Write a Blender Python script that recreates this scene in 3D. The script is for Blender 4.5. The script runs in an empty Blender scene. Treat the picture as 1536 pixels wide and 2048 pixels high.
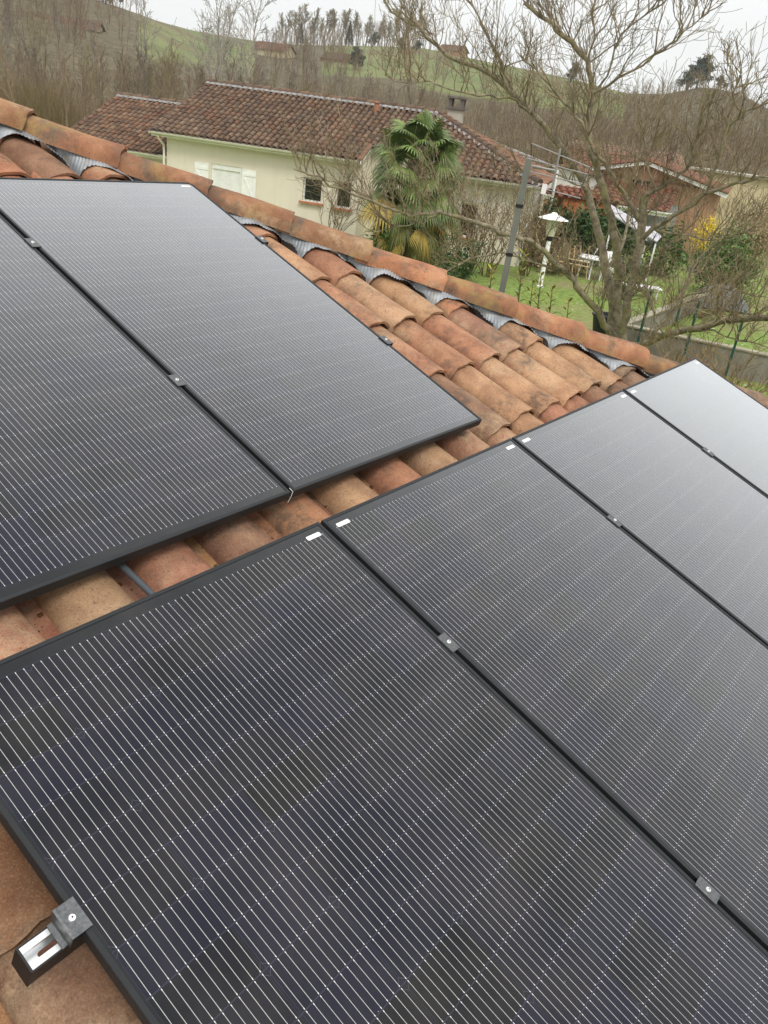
import bpy, bmesh, math, random
import numpy as np
from mathutils import Vector, Matrix
R = math.radians
S = bpy.context.scene
COL = S.collection
random.seed(7); rng = np.random.default_rng(7)

# ------------------------------------------------------------------ camera
RW = np.array([[0.609033, -0.282393, 0.741177], [-0.783503, -0.355637, 0.508311], [0.120047, -0.890960, -0.438177]])
FPX = 1605.6
PIT = R(19.85); CP, SP = math.cos(PIT), math.sin(PIT)
OZ = 3.117                                     # height of the top edge of the lower panel row
CAMR = np.array([-1.6332, -0.8955, 1.4745])    # camera in roof axes (along eave, up slope, off the slope)
CAM_C = np.array([CAMR[0], CP*CAMR[1]-SP*CAMR[2], SP*CAMR[1]+CP*CAMR[2]+OZ])
U_, _, V_ = np.linalg.svd(RW); RW = U_ @ V_
cam = bpy.data.cameras.new('camera'); camo = bpy.data.objects.new('camera', cam); COL.objects.link(camo)
mw = Matrix.Identity(4)
for i in range(3):
    mw[i][0] = RW[i, 0]; mw[i][1] = -RW[i, 1]; mw[i][2] = -RW[i, 2]; mw[i][3] = CAM_C[i]
camo.matrix_world = mw
cam.sensor_fit = 'VERTICAL'; cam.sensor_height = 36; cam.sensor_width = 27
cam.lens = FPX*36/2048; cam.clip_start = 0.02; cam.clip_end = 6000
S.camera = camo

# ------------------------------------------------------------------ world, sun, exposure
S.view_settings.view_transform = 'Standard'; S.view_settings.look = 'None'
S.view_settings.exposure = 0.0; S.view_settings.gamma = 1.0
S.render.engine = 'CYCLES'
SUN_EL, SUN_AZ = R(50), R(215)                 # azimuth clockwise from +Y
W = bpy.data.worlds.new('World'); S.world = W; W.use_nodes = True
nt = W.node_tree; nt.nodes.clear()
sky = nt.nodes.new('ShaderNodeTexSky'); sky.sky_type = 'NISHITA'; sky.sun_disc = False
sky.sun_elevation = SUN_EL; sky.sun_rotation = SUN_AZ; sky.air_density = 1.6; sky.dust_density = 5
tc = nt.nodes.new('ShaderNodeTexCoord'); sep = nt.nodes.new('ShaderNodeSeparateXYZ')
nt.links.new(tc.outputs['Generated'], sep.inputs[0])
ramp = nt.nodes.new('ShaderNodeValToRGB')      # overcast veil: brighter towards the zenith
ramp.color_ramp.elements[0].position = 0.0; ramp.color_ramp.elements[0].color = (0.785, 0.80, 0.80, 1)
ramp.color_ramp.elements[1].position = 1.0; ramp.color_ramp.elements[1].color = (1, 1, 1, 1)
e = ramp.color_ramp.elements.new(0.30); e.color = (0.86, 0.87, 0.87, 1)
nt.links.new(sep.outputs[2], ramp.inputs[0])
mr = nt.nodes.new('ShaderNodeMapRange'); nt.links.new(sep.outputs[2], mr.inputs[0])
mr.inputs['From Min'].default_value = 0.12; mr.inputs['From Max'].default_value = 1.0
mr.inputs['To Min'].default_value = 15.6; mr.inputs['To Max'].default_value = 20.0
noi = nt.nodes.new('ShaderNodeTexNoise'); noi.inputs['Scale'].default_value = 2.2; noi.inputs['Detail'].default_value = 5
nt.links.new(tc.outputs['Generated'], noi.inputs['Vector'])
nmr = nt.nodes.new('ShaderNodeMapRange'); nt.links.new(noi.outputs['Fac'], nmr.inputs[0])
nmr.inputs['From Min'].default_value = 0.3; nmr.inputs['From Max'].default_value = 0.7
nmr.inputs['To Min'].default_value = 0.95; nmr.inputs['To Max'].default_value = 1.05
mul = nt.nodes.new('ShaderNodeMath'); mul.operation = 'MULTIPLY'
nt.links.new(mr.outputs[0], mul.inputs[0]); nt.links.new(nmr.outputs[0], mul.inputs[1])
vs = nt.nodes.new('ShaderNodeVectorMath'); vs.operation = 'SCALE'
nt.links.new(ramp.outputs[0], vs.inputs[0]); nt.links.new(mul.outputs[0], vs.inputs['Scale'])
mix = nt.nodes.new('ShaderNodeMix'); mix.data_type = 'RGBA'; mix.inputs[0].default_value = 0.94
nt.links.new(sky.outputs[0], mix.inputs[6]); nt.links.new(vs.outputs[0], mix.inputs[7])
bg = nt.nodes.new('ShaderNodeBackground'); bg.inputs[1].default_value = 0.085
nt.links.new(mix.outputs[2], bg.inputs[0])
wo = nt.nodes.new('ShaderNodeOutputWorld'); nt.links.new(bg.outputs[0], wo.inputs[0])

sun = bpy.data.lights.new('sun', 'SUN'); sun.energy = 1.7; sun.angle = R(18); sun.color = (1.0, 0.95, 0.87)
suno = bpy.data.objects.new('sun', sun); COL.objects.link(suno)
sd = Vector((math.sin(SUN_AZ)*math.cos(SUN_EL), math.cos(SUN_AZ)*math.cos(SUN_EL), math.sin(SUN_EL)))
suno.rotation_euler = sd.to_track_quat('Z', 'Y').to_euler(); suno.location = (0, 0, 40)

# ------------------------------------------------------------------ helpers
def ray(x, y): return RW @ np.array([(x-768)/FPX, (y-1024)/FPX, 1.0])
def at_dist(x, y, D):
    r = ray(x, y); return CAM_C + r*D/math.hypot(r[0], r[1])
def at_z(x, y, z):
    r = ray(x, y); return CAM_C + r*(z-CAM_C[2])/r[2]
def rw(u, v, n=0.0): return np.array([u, CP*v-SP*n, SP*v+CP*n+OZ])
ROOFM = Matrix(((1, 0, 0, 0), (0, CP, -SP, 0), (0, SP, CP, OZ), (0, 0, 0, 1)))
def project(P):
    q = RW.T @ (np.asarray(P, float)-CAM_C)
    return (768+FPX*q[0]/q[2], 1024+FPX*q[1]/q[2], q[2])

class MB:
    """collects faces; builds ONE mesh object; every face carries a 'tint' colour"""
    def __init__(s): s.v = []; s.f = []; s.t = []; s.m = []
    def add(s, vs, fs, tint=(1, 1, 1), m=0):
        o = len(s.v); s.v.extend([tuple(map(float, p)) for p in vs])
        for f in fs: s.f.append(tuple(i+o for i in f)); s.t.append(tint); s.m.append(m)
    def quad(s, a, b, c, d, tint=(1, 1, 1), m=0): s.add([a, b, c, d], [(0, 1, 2, 3)], tint, m)
    def box(s, c, sx, sy, sz, ax=None, tint=(1, 1, 1), m=0, taper=1.0):
        if ax is None: ax = ((1, 0, 0), (0, 1, 0), (0, 0, 1))
        c = np.array(c, float); A = [np.array(a, float) for a in ax]; vs = []
        for k in (-1, 1):
            q = taper if k > 0 else 1
            for i, j in ((-1, -1), (1, -1), (1, 1), (-1, 1)):
                vs.append(c+A[0]*sx/2*i*q+A[1]*sy/2*j*q+A[2]*sz/2*k)
        s.add(vs, [(3, 2, 1, 0), (4, 5, 6, 7), (0, 1, 5, 4), (1, 2, 6, 5), (2, 3, 7, 6), (3, 0, 4, 7)], tint, m)
    def tube(s, pts, rad, n=6, tint=(1, 1, 1), m=0, cap=True):
        pts = [np.array(p, float) for p in pts]; k = len(pts)
        if not hasattr(rad, '__len__'): rad = [rad]*k
        vs = []; ref = None
        for i in range(k):
            d = pts[min(i+1, k-1)]-pts[max(i-1, 0)]; d = d/(np.linalg.norm(d)+1e-9)
            if ref is None:
                ref = np.cross(d, (0, 0, 1.0) if abs(d[2]) < .9 else (1.0, 0, 0))
            a = ref-d*(ref@d); a /= np.linalg.norm(a)+1e-9; ref = a; b = np.cross(d, a)
            for j in range(n):
                w = 2*math.pi*j/n; vs.append(pts[i]+rad[i]*(a*math.cos(w)+b*math.sin(w)))
        fs = [(i*n+j, i*n+(j+1) % n, (i+1)*n+(j+1) % n, (i+1)*n+j) for i in range(k-1) for j in range(n)]
        if cap: fs.append(tuple(range(n-1, -1, -1))); fs.append(tuple((k-1)*n+j for j in range(n)))
        s.add(vs, fs, tint, m)
    def lathe(s, prof, c, n=20, ax=None, tint=(1, 1, 1), m=0):
        if ax is None: ax = ((1, 0, 0), (0, 1, 0), (0, 0, 1))
        c = np.array(c, float); A = [np.array(a, float) for a in ax]; vs = []
        for r, z in prof:
            for j in range(n):
                w = 2*math.pi*j/n; vs.append(c+A[0]*r*math.cos(w)+A[1]*r*math.sin(w)+A[2]*z)
        fs = [(i*n+j, i*n+(j+1) % n, (i+1)*n+(j+1) % n, (i+1)*n+j) for i in range(len(prof)-1) for j in range(n)]
        s.add(vs, fs, tint, m)
    def mesh(s, name, mats, smooth=None):
        me = bpy.data.meshes.new(name); me.from_pydata(s.v, [], s.f)
        mats = mats if isinstance(mats, (list, tuple)) else [mats]
        for mm in mats: me.materials.append(mm)
        if len(mats) > 1: me.polygons.foreach_set('material_index', s.m)
        at = me.attributes.new('tint', 'FLOAT_COLOR', 'FACE')
        t = np.ones((len(s.f), 4), np.float32); t[:, :3] = np.array(s.t, np.float32).reshape(-1, 3)
        at.data.foreach_set('color', t.ravel())
        if smooth is not None:
            me.polygons.foreach_set('use_smooth', [True]*len(me.polygons))
            me.set_sharp_from_angle(angle=R(smooth))
        me.update(); return me
    def build(s, name, mats, parent=None, smooth=None):
        o = bpy.data.objects.new(name, s.mesh(name, mats, smooth)); COL.objects.link(o)
        if parent: o.parent = parent
        return o

def tag(o, label=None, cat=None, group=None, kind=None):
    if label: o['label'] = label
    if cat: o['category'] = cat
    if group: o['group'] = group
    if kind: o['kind'] = kind
    return o
def empty(name, loc=(0, 0, 0), rz=0, matrix=None):
    o = bpy.data.objects.new(name, None); COL.objects.link(o); o.empty_display_size = .1
    if matrix is not None: o.matrix_world = matrix
    else: o.location = loc; o.rotation_euler = (0, 0, rz)
    return o

# ------------------------------------------------------------------ materials
class NG:
    def __init__(s, name):
        s.mat = bpy.data.materials.new(name); s.mat.use_nodes = True; s.t = s.mat.node_tree; s.t.nodes.clear()
        s.b = s.n('ShaderNodeBsdfPrincipled'); s.o = s.n('ShaderNodeOutputMaterial'); s.l(s.b.outputs[0], s.o.inputs[0])
    def n(s, t): return s.t.nodes.new(t)
    def l(s, a, b): s.t.links.new(a, b)
    def put(s, sock, v):
        if hasattr(v, 'is_output'): s.l(v, sock)
        elif hasattr(v, '__len__') and len(v) == 3 and sock.type == 'RGBA': sock.default_value = (*v, 1)
        else: sock.default_value = v
    def m(s, op, a, b=0.0, c=0.0):
        x = s.n('ShaderNodeMath'); x.operation = op
        for i, q in enumerate((a, b, c)): s.put(x.inputs[i], q)
        return x.outputs[0]
    def mix(s, f, a, b, mode='MIX'):
        x = s.n('ShaderNodeMix'); x.data_type = 'RGBA'; x.blend_type = mode
        s.put(x.inputs[0], f); s.put(x.inputs[6], a); s.put(x.inputs[7], b); return x.outputs[2]
    def ramp(s, f, stops):
        x = s.n('ShaderNodeValToRGB'); s.put(x.inputs[0], f); cr = x.color_ramp
        while len(cr.elements) < len(stops): cr.elements.new(.5)
        for e, (p, c) in zip(cr.elements, stops):
            e.position = p; e.color = (*c, 1) if hasattr(c, '__len__') else (c, c, c, 1)
        return x.outputs[0]
    def coord(s, which='Object', scale=None):
        o = s.n('ShaderNodeTexCoord').outputs[which]
        if scale:
            mp = s.n('ShaderNodeMapping'); mp.inputs['Scale'].default_value = scale; s.l(o, mp.inputs[0]); o = mp.outputs[0]
        return o
    def pos(s): return s.n('ShaderNodeNewGeometry').outputs['Position']
    def noise(s, v, sc, det=4, rough=.55, dist=0.0):
        x = s.n('ShaderNodeTexNoise'); s.l(v, x.inputs['Vector']); x.inputs['Scale'].default_value = sc
        x.inputs['Detail'].default_value = det; x.inputs['Roughness'].default_value = rough; x.inputs['Distortion'].default_value = dist
        return x.outputs['Fac']
    def tint(s):
        x = s.n('ShaderNodeAttribute'); x.attribute_name = 'tint'; return x.outputs['Color']
    def bump(s, h, st, d=.01):
        x = s.n('ShaderNodeBump'); x.inputs['Strength'].default_value = st; x.inputs['Distance'].default_value = d
        s.l(h, x.inputs['Height']); s.l(x.outputs[0], s.b.inputs['Normal'])
    def set(s, **k):
        names = dict(color='Base Color', rough='Roughness', metal='Metallic', spec='Specular IOR Level', coat='Coat Weight',
                     coatr='Coat Roughness', trans='Transmission Weight', sss='Subsurface Weight', alpha='Alpha', sheen='Sheen Weight')
        for a, v in k.items(): s.put(s.b.inputs[names[a]], v)
        return s.mat

def simple(name, col, rough=.6, metal=0, var=.15, sc=6, bump=0.0, spec=.4):
    g = NG(name); p = g.pos(); f = g.noise(p, sc)
    c = g.mix(g.ramp(f, [(.3, 0.0), (.7, 1.0)]), tuple(x*(1-var) for x in col), tuple(min(1, x*(1+var)) for x in col))
    c = g.mix(1.0, c, g.tint(), 'MULTIPLY')
    if bump: g.bump(g.noise(p, sc*8, 5), bump)
    return g.set(color=c, rough=rough, metal=metal, spec=spec)

def terracotta(name, scale=1.0, dark=0.0, gold=False, li=1.0):
    """tint attribute carries each tile's own clay colour; noise adds stains, lichen, soot"""
    g = NG(name); p = g.pos(); t = g.tint()
    n1 = g.noise(p, 7*scale, 6, .62, .4); n2 = g.noise(p, 26*scale, 6, .65); n3 = g.noise(p, 3.1*scale, 4, .5, .6); n4 = g.noise(p, 95*scale, 4, .7)
    c = g.mix(g.ramp(n1, [(.36, 0.0), (.66, 1.0)]), g.mix(1.0, t, (.70, .62, .58), 'MULTIPLY'), g.mix(1.0, t, (1.14, 1.1, 1.02), 'MULTIPLY'))
    lich = g.ramp(n3, [(.48, 0.0), (.62, 1.0)])                                         # pale sandy bloom
    lich = g.m('MULTIPLY', lich, g.ramp(n2, [(.34, 0.0), (.6, .7*li)]))
    c = g.mix(lich, c, (.47, .33, .205))
    soot = g.m('MULTIPLY', g.ramp(g.noise(p, 5.2*scale, 5, .6, .5), [(.50, 0.0), (.64, 1.0)]), g.ramp(n2, [(.37, 0.0), (.56, .85)]))
    c = g.mix(g.m('MULTIPLY', soot, .85+dark*.15), c, (.085, .062, .046))
    speck = g.ramp(n4, [(.56, 0.0), (.68, .7)]); c = g.mix(speck, c, (.12, .075, .05))
    n5 = g.noise(p, 230*scale, 4, .7); c = g.mix(g.ramp(n5, [(.38, .45), (.55, 0.0)]), c, g.mix(1.0, c, (.55, .5, .48), 'MULTIPLY')); c = g.mix(g.ramp(n5, [(.56, 0.0), (.75, .35)]), c, (.56, .42, .28))
    if gold: c = g.mix(g.m('MULTIPLY', g.ramp(g.noise(p, 4.1, 5, .6, .8), [(.50, 0.0), (.62, .65)]), g.ramp(n2, [(.35, .2), (.6, 1.0)])), c, (.34, .24, .085))
    if gold: c = g.mix(g.m('MULTIPLY', g.ramp(g.noise(p, 6.3, 5, .62, .5), [(.53, 0.0), (.62, .75)]), g.ramp(n4, [(.35, .3), (.6, 1.0)])), c, (.125, .10, .075))
    g.bump(g.m('ADD', g.m('MULTIPLY', n2, .6), g.m('ADD', g.m('MULTIPLY', n4, .6), g.m('MULTIPLY', n5, .25))), .55, .004/scale if scale > 1 else .004)
    return g.set(color=c, rough=.86, spec=.25)

M_TILE = terracotta('terracotta', 1.0)
M_PAN = terracotta('terracotta_pan', 1.3, .6)
M_HIP = terracotta('terracotta_hip', 1.2, .8, True)
M_TILEFAR = terracotta('terracotta_aged', .45, .3, False, .3)

def clay(kind=None):
    k = kind or random.choice(['pink']*4+['orange']*3+['beige']*3+['brown']*2+['grey'])
    b = dict(pink=(.40, .205, .135), orange=(.41, .20, .115), beige=(.45, .295, .18), brown=(.27, .16, .11), grey=(.27, .205, .155), hip=(.30, .155, .088))[k]
    j = random.uniform(.9, 1.1); w = random.uniform(.05, .4) if k != 'hip' else .1; mean = (.395, .215, .128)
    return tuple(min(.7, (x*(1-w)+m_*w)*j*random.uniform(.97, 1.03)) for x, m_ in zip(b, mean))

def panel_material():
    g = NG('solar_cells'); o = g.coord('Object'); sp = g.n('ShaderNodeSeparateXYZ'); g.l(o, sp.inputs[0]); x, y = sp.outputs[0], sp.outputs[1]
    mx = g.m('SUBTRACT', x, .015); cx = g.m('DIVIDE', mx, .184); fx = g.m('MULTIPLY', g.m('FRACT', cx), .184)
    bb = g.m('FRACT', g.m('DIVIDE', g.m('SUBTRACT', fx, .001), .0182)); db = g.m('MULTIPLY', g.m('ABSOLUTE', g.m('SUBTRACT', bb, .5)), .0182)
    line = g.m('LESS_THAN', db, .00037)
    my = g.m('SUBTRACT', y, .038); ry = g.m('DIVIDE', my, .0948); fy = g.m('FRACT', ry)
    gapd = g.m('MULTIPLY', g.m('SUBTRACT', .5, g.m('ABSOLUTE', g.m('SUBTRACT', fy, .5))), .094)    # metres to the nearest cell edge
    ingap = g.m('LESS_THAN', gapd, .0011)
    iny = g.m('MULTIPLY', g.m('GREATER_THAN', my, .0), g.m('LESS_THAN', my, .0948*20))
    inx = g.m('MULTIPLY', g.m('GREATER_THAN', mx, .0), g.m('LESS_THAN', mx, 1.104))
    cell = g.m('MULTIPLY', iny, inx)
    line = g.m('MULTIPLY', g.m('MULTIPLY', line, cell), g.m('SUBTRACT', 1.0, ingap))
    # solder pads at the cell ends
    pad = g.m('MULTIPLY', g.m('LESS_THAN', db, .0007), g.m('MULTIPLY', g.m('LESS_THAN', gapd, .005), g.m('GREATER_THAN', gapd, .0018)))
    pad = g.m('MULTIPLY', pad, cell)
    # per-cell tone
    cmb = g.n('ShaderNodeCombineXYZ'); g.l(g.m('FLOOR', cx), cmb.inputs[0]); g.l(g.m('FLOOR', ry), cmb.inputs[1])
    oi = g.n('ShaderNodeObjectInfo'); g.l(g.m('MULTIPLY', oi.outputs['Random'], 50.0), cmb.inputs[2])
    wn = g.n('ShaderNodeTexWhiteNoise'); g.l(cmb.outputs[0], wn.inputs[0])
    col = g.mix(wn.outputs[0], (.0062, .0066, .0078), (.0082, .0082, .0195))
    fing = g.m('LESS_THAN', g.m('FRACT', g.m('DIVIDE', y, .0016)), .25); col = g.mix(g.m('MULTIPLY', fing, .10), col, (.03, .03, .04))
    # column gaps and chamfered corners
    ex = g.m('SUBTRACT', .091, g.m('ABSOLUTE', g.m('SUBTRACT', fx, .091)))
    colgap = g.m('MULTIPLY', g.m('LESS_THAN', g.m('ABSOLUTE', g.m('SUBTRACT', ex, .0015)), .0005), iny)
    col = g.mix(g.m('MULTIPLY', colgap, .35), col, (.05, .055, .075))
    ff = g.m('FRACT', g.m('DIVIDE', ry, 2.0)); fe = g.m('MULTIPLY', g.m('SUBTRACT', .5, g.m('ABSOLUTE', g.m('SUBTRACT', ff, .5))), .188)
    ch = g.m('ABSOLUTE', g.m('SUBTRACT', g.m('ADD', ex, fe), .0125))
    chl = g.m('MULTIPLY', g.m('LESS_THAN', ch, .0007), cell); col = g.mix(g.m('MULTIPLY', chl, .6), col, (.07, .075, .10))
    rowl = g.m('MULTIPLY', ingap, cell); col = g.mix(g.m('MULTIPLY', rowl, .55), col, (.045, .043, .07))
    col = g.mix(g.m('SUBTRACT', 1.0, cell), col, (.012, .013, .015))
    dots = g.n('ShaderNodeTexVoronoi'); g.l(o, dots.inputs['Vector']); dots.inputs['Scale'].default_value = 17
    dot = g.m('MULTIPLY', g.m('LESS_THAN', dots.outputs['Distance'], .016), cell); col = g.mix(g.m('MULTIPLY', dot, .6), col, (.4, .4, .4))
    col = g.mix(line, col, (.60, .60, .58)); col = g.mix(pad, col, (.74, .74, .72))
    dirt = g.ramp(g.noise(g.pos(), 5, 5, .6), [(.4, 0.0), (.75, .05)]); col = g.mix(dirt, col, (.35, .32, .27))
    ro = g.ramp(g.noise(g.pos(), 3.5, 4), [(.3, .15), (.7, .22)])
    g.set(color=col, rough=.6, spec=.0)
    # textured solar glass: hazy sky reflection that climbs steeply towards grazing angles
    lw = g.n('ShaderNodeLayerWeight'); lw.inputs['Blend'].default_value = .5
    fr = g.m('MINIMUM', g.m('ADD', .018, g.m('MULTIPLY', 2.6, g.m('POWER', lw.outputs['Facing'], 4.15))), .7)
    gl = g.n('ShaderNodeBsdfGlossy'); gl.inputs['Color'].default_value = (.97, .985, 1, 1); g.l(ro, gl.inputs['Roughness'])
    ms = g.n('ShaderNodeMixShader'); g.l(fr, ms.inputs[0]); g.l(g.b.outputs[0], ms.inputs[1]); g.l(gl.outputs[0], ms.inputs[2]); g.l(ms.outputs[0], g.o.inputs[0])
    return g.mat
M_CELL = panel_material()
M_FRAME = simple('anodised_black', (.014, .016, .018), .5, 0.0, .06, 20, 0, .32)
M_ALU = simple('bright_aluminium', (.75, .76, .76), .28, 1.0, .06, 30, .02)
M_CLAMP = simple('clamp_steel', (.13, .135, .14), .42, .8, .3, 160, .08, .6)
M_BOLT = simple('bolt_steel', (.85, .85, .84), .25, .85, .05, 30)
M_BLACK = simple('black_plastic', (.012, .012, .013), .5, 0, .1, 20)
M_STICK = simple('white_label', (.82, .82, .80), .5, 0, .03, 60)
M_PRINT = simple('label_print', (.35, .35, .36), .6)
M_WHITE = simple('white_paint', (.85, .85, .82), .45, 0, .06, 5)
M_GUT = simple('cream_gutter', (.76, .73, .62), .5, 0, .08, 3)
M_DARK = simple('dark_glass', (.016, .017, .018), .08, 0, .3, 2, 0, .6)
M_PIPEG = simple('grey_conduit', (.06, .07, .08), .45, 0, .1, 10)
M_POLE = simple('grey_mast', (.15, .165, .14), .6, .1, .15, 4)
M_CONC = simple('mossy_concrete', (.20, .185, .155), .9, 0, .35, 2.2, .5)
M_WOOD = simple('raw_wood', (.48, .36, .20), .75, 0, .2, 12)
M_SHED = simple('orange_wood', (.42, .14, .05), .7, 0, .2, 4)
M_GREENP = simple('green_post', (.02, .075, .055), .5)
M_PLAST = simple('white_plastic', (.78, .78, .77), .4, 0, .05, 4)
M_GREY = simple('grey_render', (.34, .34, .33), .9, 0, .2, 2)
M_TARP = simple('grey_tarp', (.12, .13, .135), .55, 0, .3, 2.5, .4)
M_POLY = simple('pale_polycarbonate', (.42, .41, .44), .35, 0, .12, 3)
M_PVDARK = simple('dark_panel', (.012, .014, .022), .25, 0, .1, 3, 0, .6)

def stucco(name, col, dirt=(.42, .38, .27)):
    g = NG(name); p = g.pos(); n = g.noise(p, .9, 5, .6, .3); f = g.noise(p, 30, 4)
    st = g.n('ShaderNodeMapping'); g.l(p, st.inputs[0]); st.inputs['Scale'].default_value = (2.2, 2.2, .25)
    sn = g.noise(st.outputs[0], 1.6, 5, .65)
    c = g.mix(g.ramp(n, [(.35, .0), (.75, .28)]), col, dirt); c = g.mix(g.ramp(sn, [(.5, 0.0), (.8, .35)]), c, dirt)
    g.bump(f, .25, .01); return g.set(color=c, rough=.92, spec=.2)
M_STUC = stucco('cream_stucco', (.76, .70, .58), (.58, .52, .40))
M_STUCO = stucco('orange_stucco', (.42, .25, .155), (.33, .2, .12))
M_STUCY = stucco('yellow_stucco', (.62, .54, .34), (.45, .39, .25))
M_STUCW = stucco('white_stucco', (.66, .65, .60))
M_CHIM = stucco('chimney_render', (.46, .43, .36), (.28, .26, .21))

def zinc():
    g = NG('pleated_flashing'); p = g.pos(); c = g.mix(g.ramp(g.noise(p, 9, 5, .6), [(.3, 0.0), (.7, 1.0)]), (.19, .205, .225), (.39, .41, .43))
    c = g.mix(g.ramp(g.noise(p, 14, 4, .6, .6), [(.54, 0.0), (.68, .75)]), c, (.27, .245, .19))
    return g.set(color=c, rough=.5, metal=.35, spec=.5)
M_ZINC = zinc()

def grass_mat():
    g = NG('grass_ground'); p = g.pos(); a = g.noise(p, .35, 5, .6, .3); b = g.noise(p, 5, 6, .7); d = g.noise(p, .06, 4, .55)
    c = g.mix(g.ramp(b, [(.32, 0.0), (.68, 1.0)]), (.08, .14, .026), (.26, .33, .09))
    c = g.mix(g.ramp(a, [(.50, 0.0), (.66, .8)]), c, (.24, .20, .105))
    vo = g.n('ShaderNodeTexVoronoi'); g.l(p, vo.inputs['Vector']); vo.inputs['Scale'].default_value = 5.0
    dz = g.m('MULTIPLY', g.m('LESS_THAN', vo.outputs['Distance'], .15), g.m('GREATER_THAN', g.noise(p, .7, 3), .54)); c = g.mix(g.m('MULTIPLY', dz, .8), c, (.7, .7, .6))
    # woodland floor away from the gardens, pasture up on the hills
    sp = g.n('ShaderNodeSeparateXYZ'); g.l(p, sp.inputs[0])
    ln = g.n('ShaderNodeVectorMath'); ln.operation = 'LENGTH'; g.l(p, ln.inputs[0]); r = ln.outputs['Value']
    wood = g.m('MULTIPLY', g.ramp(g.m('DIVIDE', r, 400.0), [(.12, 0.0), (.17, 1.0)]), g.ramp(g.m('ADD', g.m('DIVIDE', sp.outputs[2], 60.0), g.m('MULTIPLY', g.m('SUBTRACT', d, .5), .35)), [(.10, 1.0), (.26, 0.0)]))
    ts = g.n('ShaderNodeSeparateColor'); g.l(g.tint(), ts.inputs[0])
    wood = g.m('MAXIMUM', wood, g.ramp(g.m('ADD', ts.outputs[0], g.m('MULTIPLY', g.m('SUBTRACT', g.noise(p, .05, 5, .65), .5), .9)), [(.35, 0.0), (.6, 1.0)]))
    c = g.mix(wood, c, g.mix(g.ramp(g.noise(p, .4, 6, .7), [(.35, 0.0), (.65, 1.0)]), (.07, .062, .036), (.165, .14, .085)))
    far = g.ramp(g.m('DIVIDE', r, 400.0), [(.30, 0.0), (.42, 1.0)])
    past = g.mix(g.ramp(d, [(.38, 0.0), (.62, 1.0)]), (.10, .145, .042), (.20, .22, .088))
    past = g.mix(g.ramp(g.noise(p, .22, 6, .7), [(.42, 0.0), (.66, .6)]), past, (.16, .14, .08))
    past = g.mix(g.ramp(g.noise(p, .022, 5, .6), [(.52, 0.0), (.62, .8)]), past, (.15, .115, .07))
    c = g.mix(g.m('MULTIPLY', far, g.m('SUBTRACT', 1.0, wood)), c, past)
    g.bump(b, .6, .05); return g.set(color=c, rough=.95, spec=.15)
M_GRASS = grass_mat()
def bark(name, a, b, moss=(.26, .24, .10), mo=.6):
    g = NG(name); p = g.pos(); n = g.noise(p, 9, 6, .65); c = g.mix(g.ramp(n, [(.35, 0.0), (.65, 1.0)]), a, b)
    c = g.mix(g.ramp(g.noise(p, 3.2, 5, .6), [(.50, 0.0), (.63, mo)]), c, moss); g.bump(n, .6, .02)
    c = g.mix(1.0, c, g.tint(), 'MULTIPLY'); return g.set(color=c, rough=.92, spec=.15)
M_BARK = bark('lichen_bark', (.125, .105, .075), (.36, .31, .22))
M_TWIG = bark('twig_bark', (.15, .115, .075), (.33, .265, .175), (.30, .265, .135), .5)
M_FBARK = bark('wood_bark', (.145, .105, .075), (.27, .21, .15), (.20, .17, .09), .4)
M_PALEB = bark('pale_bark', (.24, .215, .175), (.40, .37, .31), (.2, .18, .12), .4)
def leafm(name, a, b, rough=.5):
    g = NG(name); n = g.noise(g.pos(), 3, 4); c = g.mix(g.ramp(n, [(.3, 0.0), (.7, 1.0)]), a, b); c = g.mix(1.0, c, g.tint(), 'MULTIPLY')
    return g.set(color=c, rough=rough, spec=.4)
M_PALM = leafm('palm_green', (.075, .125, .03), (.17, .225, .06), .42)
M_PALMY = leafm('palm_yellow', (.32, .24, .055), (.42, .29, .05), .5)
M_PALMD = leafm('palm_dead', (.30, .23, .13), (.42, .34, .21), .8)
M_LEAF = leafm('evergreen_leaf', (.022, .055, .014), (.07, .125, .03))
M_LAUREL = leafm('laurel_leaf', (.10, .14, .025), (.26, .27, .055))
M_YEL = leafm('yellow_blossom', (.62, .47, .02), (.78, .60, .05), .7)
M_CONIF = leafm('conifer', (.018, .035, .02), (.045, .068, .032), .7)
M_DRY = leafm('dry_stems', (.20, .145, .085), (.33, .25, .15), .9)

# ------------------------------------------------------------------ terrain
SKYL = [(-700, -60), (-300, -60), (0, -45), (130, -22), (250, 16), (310, 38), (390, 62), (480, 78), (560, 90), (620, 92), (760, 96), (850, 100), (950, 122), (1050, 140),
        (1150, 160), (1250, 184), (1330, 186), (1400, 172), (1450, 176), (1500, 196), (1536, 216), (1750, 300), (2100, 400)]
_sk = []
for x, y in SKYL:
    r = ray(x, y); _sk.append((math.atan2(r[0], r[1]), r[2]/math.hypot(r[0], r[1])))
_sk.sort(); SKA = np.array([a for a, _ in _sk]); SKT = np.array([t for _, t in _sk])
def hill_dist(az):
    return np.interp(az, [R(20), R(38), R(44), R(52), R(62), R(70), R(76)], [330, 330, 430, 430, 400, 340, 320])
def terrain(x, y):
    dx, dy = x-CAM_C[0], y-CAM_C[1]; r = math.hypot(dx, dy); az = math.atan2(dx, dy)
    if az < -1.2: az += 2*math.pi
    D = float(hill_dist(az)); top = float(np.interp(az, SKA, SKT))*D+CAM_C[2]; top = max(top, 3.0)
    if not (R(-20) < az < R(130)): top = 3.0
    s = min(max((r-105)/(D-105), 0), 1); s2 = s*s*(3-2*s)*.55+s*.45
    z = top*s2
    if r > D: z = top-(r-D)*.05
    dn = min(max((r-60)/60, 0), 1)
    z += .5*math.sin(x*.021+1)*math.cos(y*.027)*dn
    return z
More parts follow.
